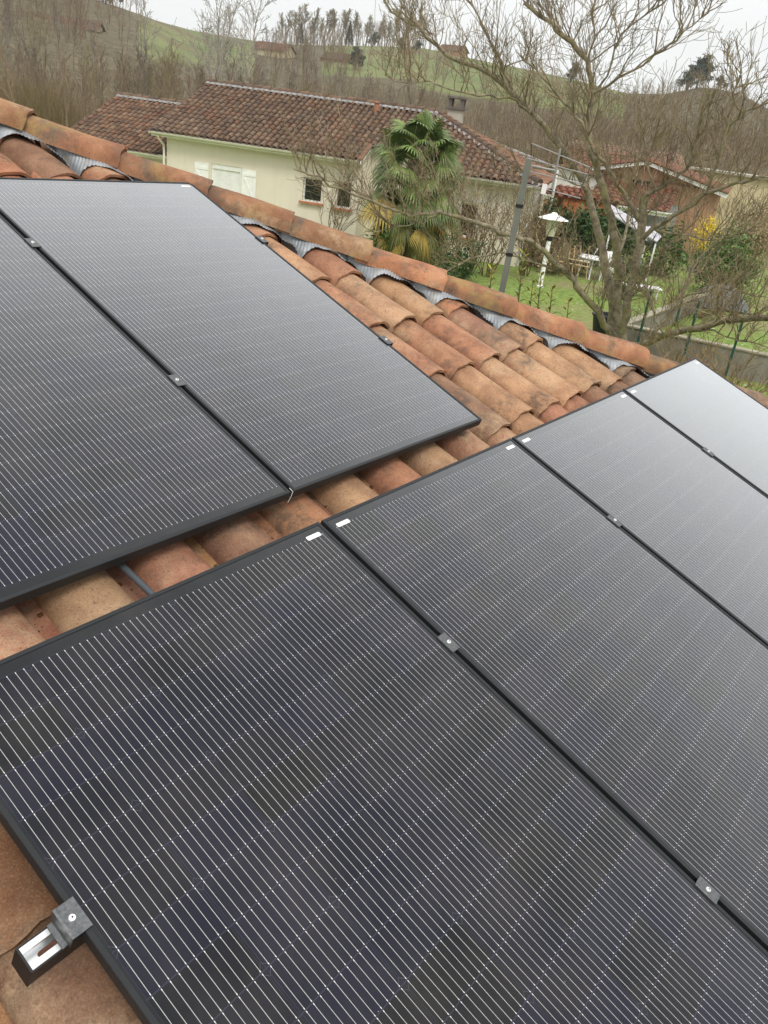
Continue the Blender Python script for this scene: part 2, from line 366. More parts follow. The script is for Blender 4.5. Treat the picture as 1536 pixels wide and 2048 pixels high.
mb = MB(); NA = 360; rad = [0.0]+list(np.geomspace(3, 60, 22))+list(np.linspace(66, 460, 66))+[520, 620, 800, 1200, 2000, 4000]
vs = []; 
for i, r in enumerate(rad):
    for k in range(NA):
        a = 2*math.pi*k/NA; x, y = CAM_C[0]+r*math.sin(a), CAM_C[1]+r*math.cos(a)
        vs.append((x, y, terrain(x, y) if r > 100 else 0.0))
fs = [(i*NA+k, (i+1)*NA+k, (i+1)*NA+(k+1) % NA, i*NA+(k+1) % NA) for i in range(len(rad)-1) for k in range(NA)]
mb.add(vs, fs)
def azp(x): r_ = ray(x, 60); return math.atan2(r_[0], r_[1])
A1_, A2_, A3_, A4_, A5_ = azp(275), azp(520), azp(650), azp(1290), azp(860)
for i_, f_ in enumerate(fs):                       # woodland cover of the hillsides (red channel)
    x_, y_ = np.mean([vs[q][0] for q in f_])-CAM_C[0], np.mean([vs[q][1] for q in f_])-CAM_C[1]; r_ = math.hypot(x_, y_); a_ = math.atan2(x_, y_); w_ = 0.0
    if r_ > 100:
        if a_ < A1_: w_ = 1.0
        elif a_ < A2_: w_ = 1.0 if r_ < 185 else 0.0
        elif a_ < A3_: w_ = .75 if r_ < 395 else .3
        elif a_ < A5_: w_ = 1.0 if r_ < 240 else .05
        elif a_ < A4_: w_ = 1.0 if r_ < 215 else .35
        else: w_ = .85
    mb.t[i_] = (w_, 0, 0)
g_ = mb.build('ground', M_GRASS, None, 60); tag(g_, 'grassy ground with lawns, woodland floor and hillside pasture', 'ground', kind='structure')

# ------------------------------------------------------------------ near house: walls and roof
PW, PL, GAP = 1.134, 1.973, .015
SPC, U0 = .2575, .138           # tile column spacing and first crest
CREST = -.125; VROW = .40
HB = 3.56; HK = 1.063           # hip: v = HB - HK*u
VEAVE = -2.42
def cover_bm(u, v, L=.5, w0=.222, w1=.182, h0=.086, crest=CREST, yaw=0.0, th=.013, seg=12):
    bm = bmesh.new(); ny = 6; rings = []
    sk = random.uniform(-.004, .004)
    for i in range(ny):
        f = i/(ny-1); w = w0+(w1-w0)*f; h = h0*(.98-.18*f); zc = crest+.012-.030*f + .002*math.sin(f*5+sk*900)
        out, inn = [], []
        for j in range(seg+1):
            a = math.pi*(j/seg); cx = math.cos(a); sy = math.sin(a)**.85
            for lst, q in ((out, 0), (inn, th)):
                X = (w/2-q)*cx+sk*f; Z = zc-h+(h-q)*sy
                Y = f*L
                if i == 0: Y += .004*math.sin(j*1.7+sk*3000)
                lst.append(bm.verts.new((u+X*math.cos(yaw)-Y*math.sin(yaw), v+Y*math.cos(yaw)+X*math.sin(yaw), Z)))
        rings.append((out, inn))
    for i in range(ny-1):
        for j in range(seg):
            (o0, n0), (o1, n1) = rings[i], rings[i+1]
            bm.faces.new((o0[j], o0[j+1], o1[j+1], o1[j])); bm.faces.new((n0[j+1], n0[j], n1[j], n1[j+1]))
        for j in (0, seg):
            (o0, n0), (o1, n1) = rings[i], rings[i+1]
            f_ = (o0[j], o1[j], n1[j], n0[j]); bm.faces.new(f_ if j == 0 else f_[::-1])
    for i, fl in ((0, 1), (ny-1, 0)):
        o, n = rings[i]
        for j in range(seg):
            f_ = (o[j], n[j], n[j+1], o[j+1]); bm.faces.new(f_ if fl else f_[::-1])
    return bm
def bm_clip_hip(bm, off=.0):
    n = Vector((HK, 1, 0)).normalized(); p = Vector((0, HB-off, 0))
    bmesh.ops.bisect_plane(bm, geom=bm.verts[:]+bm.edges[:]+bm.faces[:], plane_co=p, plane_no=n, clear_outer=True)
def bm_obj(name, bm, mat, parent, tint, smooth=40):
    me = bpy.data.meshes.new(name); bmesh.ops.recalc_face_normals(bm, faces=bm.faces); bm.to_mesh(me); bm.free(); me.materials.append(mat)
    at = me.attributes.new('tint', 'FLOAT_COLOR', 'FACE'); k = len(me.polygons)
    at.data.foreach_set('color', np.tile(np.array([*tint, 1], np.float32), k))
    me.polygons.foreach_set('use_smooth', [True]*k); me.set_sharp_from_angle(angle=R(smooth))
    o = bpy.data.objects.new(name, me); COL.objects.link(o); o.parent = parent; return o
def bm_into(mb, bm, tint):
    bm.verts.index_update(); mb.add([v.co for v in bm.verts], [[v.index for v in f.verts] for f in bm.faces], tint); bm.free()

house = empty('tiled_house', matrix=ROOFM)
tag(house, 'near house whose terracotta barrel tile roof carries the solar panels', 'house')
def covered(u, v):
    if -1.16-.0 < u < 3*PW+.55+.05 and -PL < v < -.02 and u < 3.45: return True
    if u < 1.2+.03 and .2 < v < .17+PL: return True
    return False
rest = MB(); ncov = 0
pinned = {}
for k in range(-14, 22):
    u = U0+SPC*k
    jit = random.uniform(-.03, .03)
    for j in range(-7, 13):
        v = (.155 if k >= 5 else -.09)+VROW*j+jit*.6+random.uniform(-.012, .012)
        vtop = HB-HK*u
        if v > vtop-.05 or v < VEAVE-.1 or v > 4.5: continue
        bm = cover_bm(u+random.uniform(-.006, .006), v, w0=.222+random.uniform(-.006, .008), yaw=random.uniform(-.018, .018), crest=CREST+random.uniform(-.004, .004))
        if v+.5 > vtop-.2: bm_clip_hip(bm, .02)
        if not bm.faces: bm.free(); continue
        kinds = None
        if k >= 5: kinds = random.choice(['pink', 'pink', 'orange', 'beige', 'beige', 'brown', 'pink', 'grey'])
        elif k < -4: kinds = 'brown' if (j+k) % 2 else 'hip'
        elif j in (-1, 0): kinds = ['orange', 'beige', 'pink', 'beige', 'pink', 'brown'][k % 6]
        tint = clay(kinds)
        show = False
        for vv in (v+.02, v+.2, v+.36):
            px, py, dz = project(rw(u, vv, CREST))
            if dz > .1 and -60 < px < 1600 and -60 < py < 2110 and not covered(u, vv): show = True
        if k < -4: tint = tuple(x*.72 for x in tint)
        if show and ncov < 98: bm_obj('cover_tile', bm, M_TILE, house, tint); ncov += 1
        else: bm_into(rest, bm, tint)
tag(rest.build('cover_tiles', M_TILE, house, 40), kind='stuff')
# pan tiles: concave channels between the covers
pan = MB()
for k in range(-14, 22):
    u = U0+SPC*(k+.5)
    for j in range(-7, 13):
        v0 = .02+VROW*j+random.uniform(-.02, .02); L = VROW+.06
        vtop = HB-HK*u
        if v0 > vtop or v0 < VEAVE-.1 or v0 > 4.5: continue
        L = min(L, max(.05, vtop-v0+.1)); tint = tuple(x*random.uniform(.8, 1.0) for x in clay(random.choice(['orange', 'pink', 'brown'])))
        vs = []; seg = 8
        for f in (0, 1):
            for lay in (0, .014):
                for q in range(seg+1):
                    a = math.pi*q/seg; w = .205-.02*(1-f)
                    vs.append((u-math.cos(a)*w/2, v0+L*f, -.162-.055*math.sin(a)+(.018*(1-f))-lay))
        n1 = seg+1; fs = []
        for q in range(seg):
            fs += [(q, q+1, 2*n1+q+1, 2*n1+q), (q+1, q, n1+q, n1+q+1)]
        pan.add(vs, fs, tint)
pan.build('pan_tiles', M_PAN, house, 40)
# deck below the tiles, both slopes (roof coordinates -> local of the house empty)
INV = np.array(ROOFM.inverted())
def loc(P): P = np.array([*P, 1.0]); return (INV @ P)[:3]
UH = (HB-VEAVE)/HK; VA = 4.6; UA = (HB-VA)/HK; NDK = -.245
deck = MB()
def hipw(u): return rw(u, HB-HK*u, NDK)
A, B, Cc = hipw(UA), hipw(UH), rw(-9, VA, NDK); Dd = rw(-9, VEAVE, NDK)
deck.quad(loc(Dd), loc(B), loc(A), loc(Cc), (.30, .15, .09))
Yb = 2*A[1]-B[1]
B2 = np.array([B[0], Yb, B[2]]); D2 = np.array([-9, Yb, B[2]])
deck.add([loc(B), loc(B2), loc(A)], [(0, 1, 2)], (.30, .15, .09)); deck.quad(loc(A), loc(B2), loc(D2), loc(Cc), (.30, .15, .09))
deck.build('roof_deck', M_PAN, house)
# covers of the far slope behind the hip (seen only from another place)
fc = MB(); XE, ZE = B[0], B[2]; tn = (A[2]-B[2])/(B[0]-A[0])
nn = int((B2[1]-B[1])/SPC)
for q in range(nn):
    y = B[1]+SPC*(q+.5); x1 = max(A[0], B[0]-min(y-B[1], B2[1]-y)*(B[0]-A[0])/(A[1]-B[1]))
    x = XE
    while x-.15 > x1:
        x2 = max(x-.45, x1); vs = []; 
        for f, xx in ((0, x), (1, x2)):
            for s_ in range(7):
                a = math.pi*s_/6; vs.append(loc((xx, y+math.cos(a)*(.10-.015*f), ZE+(XE-xx)*tn+.05+.075*math.sin(a)-.012*f)))
        fc.add(vs, [(s_, s_+1, 7+s_+1, 7+s_) for s_ in range(6)]+[(6, 5, 4, 3, 2, 1, 0)], clay()); x -= .40
fc.build('far_slope_tiles', M_TILE, house, 40)
wl = MB(); zt = B[2]-.12; x0, x1, y0, y1 = -8.6, B[0]-.4, B[1]+.4, Yb-.4
c4 = [(x0, y0), (x1, y0), (x1, y1), (x0, y1)]
for i in range(4):
    (a, b), (c, d) = c4[i], c4[(i+1) % 4]
    wl.quad(loc((a, b, 0)), loc((c, d, 0)), loc((c, d, zt)), loc((a, b, zt)))
wl.build('wall', M_STUC, house)
fb = MB(); fb.quad(loc((x0-.4, y0-.4, zt)), loc((x1+.4, y0-.4, zt)), loc((x1+.4, y1+.4, zt)), loc((x0-.4, y1+.4, zt)))
fb.build('eave_soffit', M_GUT, house)

# hip: pleated flashing draped over the tile ends, then the hip tiles
hd = np.array([1.0, -HK, 0]); hd /= np.linalg.norm(hd)        # down along the hip (roof axes)
hp = np.array([-HK, -1.0, 0]); hp /= np.linalg.norm(hp)       # off the hip, onto the slope
fl = MB(); s0, s1, NSs, NW = -1.2, 6.2, 1480, 20; vs = []
def prof(u):
    d = (u-U0)/SPC; d = abs(d-round(d))*SPC
    return CREST+.020-.086+.086*math.sqrt(max(0, 1-(d/.116)**2)) if d < .116 else CREST+.020-.086-.010
for i in range(NSs+1):
    s = s0+(s1-s0)*i/NSs; qe = np.array([0, HB, 0])+hd*s+hp*.15; dq = (qe[0]-U0)/SPC; dq = abs(dq-round(dq))*2
    edge = .156+.055*min(1, max(0, (dq-.35)/.5))+.008*math.sin(s*9.1)+.006*math.sin(s*23+1)+.004*math.sin(s*47)
    am = .0034*(.65+.5*math.sin(s*17.3)*math.sin(s*6.1+2))
    for j in range(NW+1):
        w = -.02+(edge+.02)*j/NW
        q = np.array([0, HB, 0])+hd*s+hp*w; pl = am*math.sin(2*math.pi*s/.0165+.6*math.sin(s*5)+14*w*math.sin(s*8.3))+.004*math.sin(s*31+w*40)*math.sin(s*11)
        f = min(max((w-.055)/.075, 0), 1); f = f*f*(3-2*f)
        z = -.075*(1-f)+prof(q[0])*f+pl
        if w > edge-.012: z += .004*math.sin(s*60)
        vs.append((q[0], q[1], z))
fl.add(vs, [(i*(NW+1)+j, i*(NW+1)+j+1, (i+1)*(NW+1)+j+1, (i+1)*(NW+1)+j) for i in range(NSs) for j in range(NW)])
fl.build('hip_flashing', M_ZINC, house, 80)
HT = rw(1, HB-HK, -.037)-rw(0, HB, -.037); HT = HT/np.linalg.norm(HT); HBn = np.cross(HT, (0, 0, 1.0)); HBn /= np.linalg.norm(HBn); HUP = np.cross(HBn, HT)
if HUP[2] < 0: HUP = -HUP
EXPO = .438; LT = .515
ucut = 1.04                                                # a joint seen at this place along the hip
for q in range(-4, 13):
    bm = bmesh.new(); seg = 16; ny = 8; rings = []; yaw = random.uniform(-.016, .016); lift = random.uniform(-.004, .006)
    st = np.array([ucut, HB-HK*ucut, -.037]); base = rw(*st)-HT*LT+HT*EXPO*q
    wj = random.uniform(-.005, .006)
    for i in range(ny):
        f = i/(ny-1); hw = .096+.022*f+wj*f; h = .088+.010*f; zc = -.024+.028*f+lift
        o_, n_ = [], []
        for j in range(seg+1):
            a = math.pi*j/seg
            for lst, qq in ((o_, 0), (n_, .015)):
                X = (hw-qq)*math.cos(a)+yaw*LT*f; Z = zc-h+(h-qq)*math.sin(a)**.8 + .0025*math.sin(f*7+q*2.1)*math.sin(a)
                P = base+HT*LT*f+HBn*X+HUP*Z
                if i == ny-1: P = P+HT*.004*math.sin(j*1.3+q)
                lst.append(bm.verts.new(loc(P)))
        rings.append((o_, n_))
    for i in range(ny-1):
        (o0, n0), (o1, n1) = rings[i], rings[i+1]
        for j in range(seg): bm.faces.new((o0[j], o0[j+1], o1[j+1], o1[j])); bm.faces.new((n0[j+1], n0[j], n1[j], n1[j+1]))
        for j in (0, seg): bm.faces.new((o0[j], o1[j], n1[j], n0[j]))
    for i in (0, ny-1):
        o_, n_ = rings[i]
        for j in range(seg): bm.faces.new((o_[j], n_[j], n_[j+1], o_[j+1]))
    bm_obj('hip_tile', bm, M_HIP, house, clay(random.choice(['hip', 'hip', 'orange', 'brown', 'hip'])), 40)
# crumbs of mortar and moss lying in the pans of the open strip between the rows
cr = MB()
for i in range(170):
    k = random.randint(-7, 4); u = U0+SPC*(k+.5)+random.gauss(0, .022); v = random.uniform(-.04, .2); s_ = random.choice([.002, .003, .003, .005, .009])
    ax = [np.array(a) for a in np.linalg.qr(rng.normal(size=(3, 3)))[0]]
    cr.box((u, v, -.205+abs(u-U0-SPC*(k+.5))*.2+s_/2), s_*1.5, s_, s_, ax, random.choice([(.30, .17, .08), (.45, .3, .17), (.12, .09, .06), (.2, .2, .08)]), 0, .7)
tag(cr.build('crumbs', M_DRY, house), kind='stuff')

# ------------------------------------------------------------------ solar panels
def panel(u0, v0, n0, label):
    """u0,v0 = lower left corner of the panel on the roof plane"""
    e_ = empty('solar_panel', matrix=ROOFM @ Matrix.Translation((u0, v0, n0)))
    tag(e_, label, 'solar panel', 'black solar panels on the tiled roof')
    f = MB(); T = .030; lip = .011; dz = -.0022
    def prism(pts2, fn):      # profile swept along one side with mitred ends
        pass
    o = [(0, 0), (PW, 0), (PW, PL), (0, PL)]
    b = .0012
    def ring(d, z): return [(d, d, z), (PW-d, d, z), (PW-d, PL-d, z), (d, PL-d, z)]
    rs = [ring(0.0, -T), ring(0.0, -b), ring(b, 0.0), ring(lip-b*.6, 0.0), ring(lip, -b), ring(lip, dz-.003)]
    vs = [p for r_ in rs for p in r_]
    f.add(vs, [(i*4+j, i*4+(j+1) % 4, (i+1)*4+(j+1) % 4, (i+1)*4+j) for i in range(5) for j in range(4)])
    f.quad((0, PL, -T), (PW, PL, -T), (PW, 0, -T), (0, 0, -T))
    f.build('frame', M_FRAME, e_)
    g = MB(); g.quad((lip-.001, lip-.001, dz), (PW-lip+.001, lip-.001, dz), (PW-lip+.001, PL-lip+.001, dz), (lip-.001, PL-lip+.001, dz)); g.build('glass', M_CELL, e_)
    for x in (.030, PW-.030-.056):
        s = MB(); y = PL-.031; h = .0145; r_ = .003; z = dz+.0006
        pts = []
        for cx, cy, a0 in ((x+.056-r_, y-r_, 0), (x+r_, y-r_, 90), (x+r_, y-h+r_, 180), (x+.056-r_, y-h+r_, 270)):
            for q in range(4): a = R(a0+30*q); pts.append((cx+r_*math.cos(a), cy+r_*math.sin(a), z))
        s.add(pts, [tuple(range(len(pts)))]); st = s.build('sticker', M_STICK, e_)
        pr = MB(); xx = x+.006
        while xx < x+.050:
            w = random.choice([.0006, .001, .0016]); pr.quad((xx, y-.0095, z+.0003), (xx+w, y-.0095, z+.0003), (xx+w, y-.005, z+.0003), (xx, y-.005, z+.0003)); xx += w+random.choice([.0008, .0014, .003])
        pr.build('barcode', M_PRINT, st)
    return e_
h = GAP/2; DU, VU, NU = .069, .170, -.053
panel(-h-PW, -PL, 0, 'large foreground solar panel of the lower row, beside the shiny open rail end')
panel(h, -PL, 0, 'solar panel of the lower row, second from the foreground, right of the long clamp seam')
panel(h+PW+GAP, -PL, 0, 'pale grey solar panel of the lower row, third from the foreground')
panel(h+2*(PW+GAP), -PL, 0, 'farthest and palest solar panel of the lower row, its corner against the hip tiles')
panel(h+DU-.0, VU, NU, 'upper row solar panel ending beside the bare terracotta tiles')
panel(-h+DU-PW, VU, NU, 'upper row solar panel at the left edge of the photo')
# rails
def rail(ua, ub, v, n, label, open_left=False):
    e_ = empty('mounting_rail', matrix=ROOFM @ Matrix.Translation((ua, v, n)))
    tag(e_, label, 'rail', 'rails carrying the solar panels')
    L = ub-ua; w, hh, t = .042, .036, .003; mbb = MB()
    P = [(-w/2, 0), (-w/2+.011, 0), (-w/2+.011, -.006), (-w/2+.008, -.011), (-w/2+.008, -hh+.006), (w/2-.008, -hh+.006), (w/2-.008, -.011), (w/2-.011, -.006), (w/2-.011, 0), (w/2, 0), (w/2, -hh), (-w/2, -hh)]
    slots = []
    xs = [0.004, L-.004]; vs = [(x, a, b) for x in xs for a, b in P]; n_ = len(P)
    mbb.add(vs, [(i, (i+1) % n_, n_+(i+1) % n_, n_+i) for i in range(n_) if i != 4], (1, 1, 1))
    # channel floor with an oblong hole near each end
    zf = -hh+.006; ya, yb = -w/2+.008, w/2-.008; hw = .0055
    def floor(x0, x1): mbb.quad((x0, ya, zf), (x1, ya, zf), (x1, yb, zf), (x0, yb, zf))
    def slot(xa, xb):
        arc = []
        for q in range(9): a = R(90+180*q/8); arc.append((xa+hw+hw*math.cos(a), hw*math.sin(a)))
        for q in range(9): a = R(-90+180*q/8); arc.append((xb-hw+hw*math.cos(a), hw*math.sin(a)))
        outer = []
        for (x, y) in arc:
            outer.append((min(max(x+(x-(xa+xb)/2)*9, xa-.004), xb+.004) if abs(y) < hw*.75 else x, yb*(1 if y > 0 else -1) if abs(y) > hw*.3 else y/hw*yb))
        n2 = len(arc); vs2 = [(x, y, zf) for x, y in arc]+[(x, y, zf) for x, y in outer]+[(x, y, zf-.0055) for x, y in arc]
        mbb.add(vs2, [(i, (i+1) % n2, n2+(i+1) % n2, n2+i) for i in range(n2)]+[(i, 2*n2+i, 2*n2+(i+1) % n2, (i+1) % n2) for i in range(n2)])
        hb = MB(); hb.quad((xa, -hw, zf-.0057), (xb, -hw, zf-.0057), (xb, hw, zf-.0057), (xa, hw, zf-.0057)); return hb
    floor(.004, .026); hb = slot(.030, .066); floor(.070, L-.004)
    mbb.build('channel', M_ALU, e_, 30)
    if hb: hb.build('slot', simple('slot_shadow', (.16, .075, .05), .9), e_)
    for xx in (0, L-.004):
        c = MB(); c.box((xx+.002, 0, -hh/2-.010), .004, w+.006, hh+.026); 
        c.build('end_cap', M_BLACK, e_)
    sb = MB()
    for sy in (-1, 1): sb.box((L/2, sy*(w/2+.0016), -hh/2-.011), L-.002, .003, hh+.02)
    sb.build('side_skirt', M_BLACK, e_)
    return e_
VR = (-.522, -1.376)
UR = h+3*PW+2*GAP
rail(-h-PW-.088, UR+.05, VR[0], -.0362, 'aluminium rail end with oblong slot and black cap beside the foreground panel')
rail(-h-PW-.078, UR+.05, VR[1], -.0362, 'rail under the lower end of the lower panel row')
URr = h+DU+PW
rail(-h+DU-PW-.06, URr+.048, .752, NU-.0362, 'black rail end beside the tiles near the lower corner of the upper row')
rail(-h+DU-PW-.06, URr+.048, 1.60, NU-.0362, 'black rail end beside the tiles near the hip, higher on the upper row')
def clamp(u, v, n, label, end=0):
    e_ = empty('panel_clamp', matrix=ROOFM @ Matrix.Translation((u, v, n)))
    tag(e_, label, 'clamp', 'steel clamps holding the solar panels')
    m = MB(); w = .017; L = .030; zt = .0045
    if not end:
        pts = [(-w, .0008), (-w, zt-.001), (-w+.001, zt), (-.004, zt-.0012), (0, zt-.0006), (.004, zt-.0012), (w-.001, zt), (w, zt-.001), (w, .0008)]
    else:
        pts = [(-.014*end, .0008), (-.014*end, zt), (.004*end, zt-.0015), (.02*end, zt), (.024*end, zt-.001), (.024*end, -.028), (.0215*end, -.028), (.0215*end, .0008)]
        if end < 0: pts = pts[::-1]
    n_ = len(pts); vs = [(a, y, b) for y in (-L, L) for a, b in pts]
    m.add(vs, [(i, (i+1) % n_, n_+(i+1) % n_, n_+i) for i in range(n_)]+[tuple(range(n_-1, -1, -1)), tuple(range(n_, 2*n_))])
    m.build('plate', M_CLAMP, e_)
    b = MB(); cx = .006*end; b.lathe([(.0001, zt+.0045), (.0032, zt+.0045), (.0036, zt+.004), (.0036, zt+.0018), (.0058, zt+.0022), (.0066, zt+.0012), (.0066, zt-.002)], (cx, 0, 0), 16); b.build('bolt', M_BOLT, e_, 50)
    hx_ = MB(); hx_.lathe([(.0001, zt+.0047), (.0019, zt+.0047)], (cx, 0, 0), 6); hx_.build('socket', M_BLACK, e_)
    if end:
        s_ = MB(); s_.lathe([(.003, zt), (.003, -.05)], (cx, 0, 0), 8); s_.build('bolt_shank', M_BOLT, e_)
        f_ = MB(); f_.quad((.024*end, -L*.8, -.028), (.032*end, -L*.8, -.034), (.032*end, L*.8, -.034), (.024*end, L*.8, -.028)); f_.build('foot', M_CLAMP, e_)
clamp(0, VR[0], 0, 'clamp in the foreground seam, the upper one of the two on it')
clamp(0, VR[1], 0, 'clamp in the foreground seam, the lower one near the right edge')
clamp(PW+GAP, VR[0], 0, 'small clamp in the seam between second and third lower panels')
clamp(2*(PW+GAP), VR[0], 0, 'tiny clamp in the seam beside the palest far panel')
clamp(DU, .762, NU, 'clamp in the upper row seam, the nearer one of the two')
clamp(DU, 1.64, NU, 'clamp in the upper row seam near the left edge of the photo')
clamp(-h-PW, VR[0], 0, 'end clamp with long bolt over the shiny open rail end', -1)
clamp(URr, .752, NU, 'end clamp on the upper row edge beside the middle bare tiles', 1)
clamp(URr, 1.60, NU, 'end clamp on the upper row edge up near the hip', 1)
cb = MB(); cb.tube([rw(-.545, .32, -.115), rw(-.53, .17, -.118), rw(-.522, .06, -.116), rw(-.515, -.12, -.117)], .0095, 10); tag(cb.build('conduit', M_PIPEG, None, 60), 'dark grey conduit crossing the tile strip between panel rows', 'conduit')
cb = MB(); cb.tube([rw(DU-.004, VU+.014, NU+.004), rw(DU-.0035, VU-.003, NU+.003), rw(DU-.004, VU-.004, NU-.02), rw(DU-.008, VU-.004, NU-.042)], .0008, 6); tag(cb.build('wire_clip', M_WHITE, None, 60), 'thin white wire clip at the corner where the upper panels meet', 'wire')
#@@PART2
# ------------------------------------------------------------------ neighbouring house
def wall_open(mb, P0, d, nrm, L, z0, z1, ops, depth=.14, tint=(1, 1, 1)):
    """wall from P0 along d (nrm = into the building) with rectangular openings (s0,s1,za,zb) and their reveals"""
    P0, d, nrm = np.array(P0, float), np.array(d, float), np.array(nrm, float)
    def p(s, z, q=0.0): return P0+d*s+nrm*q+np.array([0, 0, z])
    xs = sorted({0, L, *[o[0] for o in ops], *[o[1] for o in ops]}); zs = sorted({z0, z1, *[o[2] for o in ops], *[o[3] for o in ops]})
    for a, b in zip(xs, xs[1:]):
        for c, e in zip(zs, zs[1:]):
            if any(o[0] <= (a+b)/2 <= o[1] and o[2] <= (c+e)/2 <= o[3] for o in ops): continue
            mb.quad(p(a, c), p(b, c), p(b, e), p(a, e), tint)
    for a, b, c, e in ops:
        mb.quad(p(a, c), p(a, e), p(a, e, depth), p(a, c, depth), tint); mb.quad(p(b, e), p(b, c), p(b, c, depth), p(b, e, depth), tint)
        mb.quad(p(a, e), p(b, e), p(b, e, depth), p(a, e, depth), tint); mb.quad(p(b, c), p(a, c), p(a, c, depth), p(b, c, depth), tint)
def window(parent, P0, d, nrm, s0, s1, za, zb, depth=.12, mull=True, bars=False, sill=None, glass=None):
    P0, d, nrm = np.array(P0, float), np.array(d, float), np.array(nrm, float)
    ax = (d, nrm, (0, 0, 1)); f = MB(); w = .055; c = lambda s, z, q: P0+d*s+nrm*q+np.array([0, 0, z])
    f.box(c((s0+s1)/2, zb-w/2, depth), s1-s0, .05, w, ax); f.box(c((s0+s1)/2, za+w/2, depth), s1-s0, .05, w, ax)
    for s in (s0+w/2, s1-w/2): f.box(c(s, (za+zb)/2, depth), w, .05, zb-za-2*w, ax)
    if mull: f.box(c((s0+s1)/2, (za+zb)/2, depth), .05, .045, zb-za-2*w, ax)
    fo = f.build('window', M_WHITE, parent)
    g = MB(); g.quad(c(s0+.02, za+.02, depth+.01), c(s1-.02, za+.02, depth+.01), c(s1-.02, zb-.02, depth+.01), c(s0+.02, zb-.02, depth+.01)); g.build('pane', glass or M_DARK, fo)
    if sill is not None:
        m = MB(); m.box(c((s0+s1)/2, za-.04, -.01), s1-s0+.16, .24, .07, ax, (1, 1, 1)); m.build('sill', sill, fo)
    if bars:
        m = MB(); n = max(2, int((s1-s0)/.13))
        for i in range(1, n): m.tube([c(s0+(s1-s0)*i/n, za+.02, .02), c(s0+(s1-s0)*i/n, zb-.02, .02)], .009, 5)
        for z in (za+.15, zb-.15): m.box(c((s0+s1)/2, z, .02), s1-s0, .02, .012, ax)
        m.build('window_bars', M_BLACK, fo)
    return fo
def tiled_slope(mb, O, d, n, pitch, S0, S1, tstart, tend, sp=.24, row=.36, clays=None, rough=1.0):
    O, d, n = np.array(O, float), np.array(d, float), np.array(n, float); tp = math.tan(pitch)
    up = n+np.array([0, 0, tp]); up /= np.linalg.norm(up); nz = np.cross(d, up); nz *= 1 if nz[2] > 0 else -1; cp = math.cos(pitch)
    k = int((S1-S0)/sp)
    for q in range(k):
        s = S0+sp*(q+.5); t0, t1 = tstart(s)/cp, tend(s)/cp; y = t0; jj = random.uniform(-.03, .03); first = True
        while y < t1-.04:
            y2 = min(y+row+.05, t1); w0, w1, h0 = sp*.40, sp*.33, sp*.37; vs = []; js = random.gauss(0, .008*rough); lift = random.gauss(0, .004*rough)
            base = np.array(clays() if clays else clay())
            for f, yy in ((0, y-(jj*.4 if first else 0)), (1, y2)):
                for i in range(7):
                    a = math.pi*i/6; hw = w0+(w1-w0)*f
                    vs.append(O+d*(s+js*(1-f)+math.cos(a)*hw)+up*yy+nz*(.03+lift+h0*(1-.15*f)*math.sin(a)-.02*f))
            for i in range(7): vs.append(vs[i]-nz*.022*math.sin(math.pi*i/6)-d*math.cos(math.pi*i/6)*.018)
            mb.add(vs, [(i, i+1, 8+i, 7+i) for i in range(6)]+[(i+1, i, 14+i, 15+i) for i in range(6)], tuple(base))
            # pan on the left of this cover
            vs = []
            for f, yy in ((0, y), (1, y2)):
                for i in range(4):
                    vs.append(O+d*(s+sp*(-.5+(i-1.5)*.28))+up*yy+nz*(.012 if i in (0, 3) else -.012)+nz*(.012*(1-f)))
            mb.add(vs, [(i, i+1, 5+i, 4+i) for i in range(3)], tuple(base*.85))
            y += row*random.uniform(.97, 1.03) if not first else row+jj; first = False
def ridge_row(mb, A, B, r=.13, L=.40, clays=None, mort=None):
    A, B = np.array(A, float), np.array(B, float); t = B-A; n = int(np.linalg.norm(t)/L); t /= np.linalg.norm(t); b = np.cross(t, (0, 0, 1.0)); b /= np.linalg.norm(b); u = np.cross(b, t)
    for q in range(n):
        vs = []; li = random.gauss(.0, .008)
        for f in (0, 1):
            for i in range(7):
                a = math.pi*i/6; rr = r*(.9+.16*f)
                vs.append(A+t*(L*(q+f*1.08))+b*math.cos(a)*rr+u*(rr*math.sin(a)*.85+li+.015*f-.02))
        mb.add(vs, [(i, i+1, 8+i, 7+i) for i in range(6)]+[(13, 12, 11, 10, 9, 8, 7), (0, 1, 2, 3, 4, 5, 6)], clays() if clays else clay('brown'))
def old_clay():
    b = random.choice([(.175, .118, .085), (.155, .108, .082), (.20, .125, .088), (.145, .108, .086), (.22, .16, .115), (.20, .115, .075)])
    j = random.uniform(.68, .98); return tuple(x*j for x in b)
def gutter(mb, A, B, nout, r=.075):
    A, B, nout = np.array(A, float), np.array(B, float), np.array(nout, float); vs = []
    for P in (A, B):
        for i in range(7):
            a = math.pi+math.pi*i/6; vs.append(P+nout*(r*math.cos(a))+np.array([0, 0, r*math.sin(a)*.9]))
        vs.append(P+nout*(r+.012)); vs.append(P+nout*(r+.012)+np.array([0, 0, .014]))
    mb.add(vs, [(i, i+1, 10+i, 9+i) for i in range(8)]+[(6, 5, 4, 3, 2, 1, 0), (9, 10, 11, 12, 13, 14, 15)])

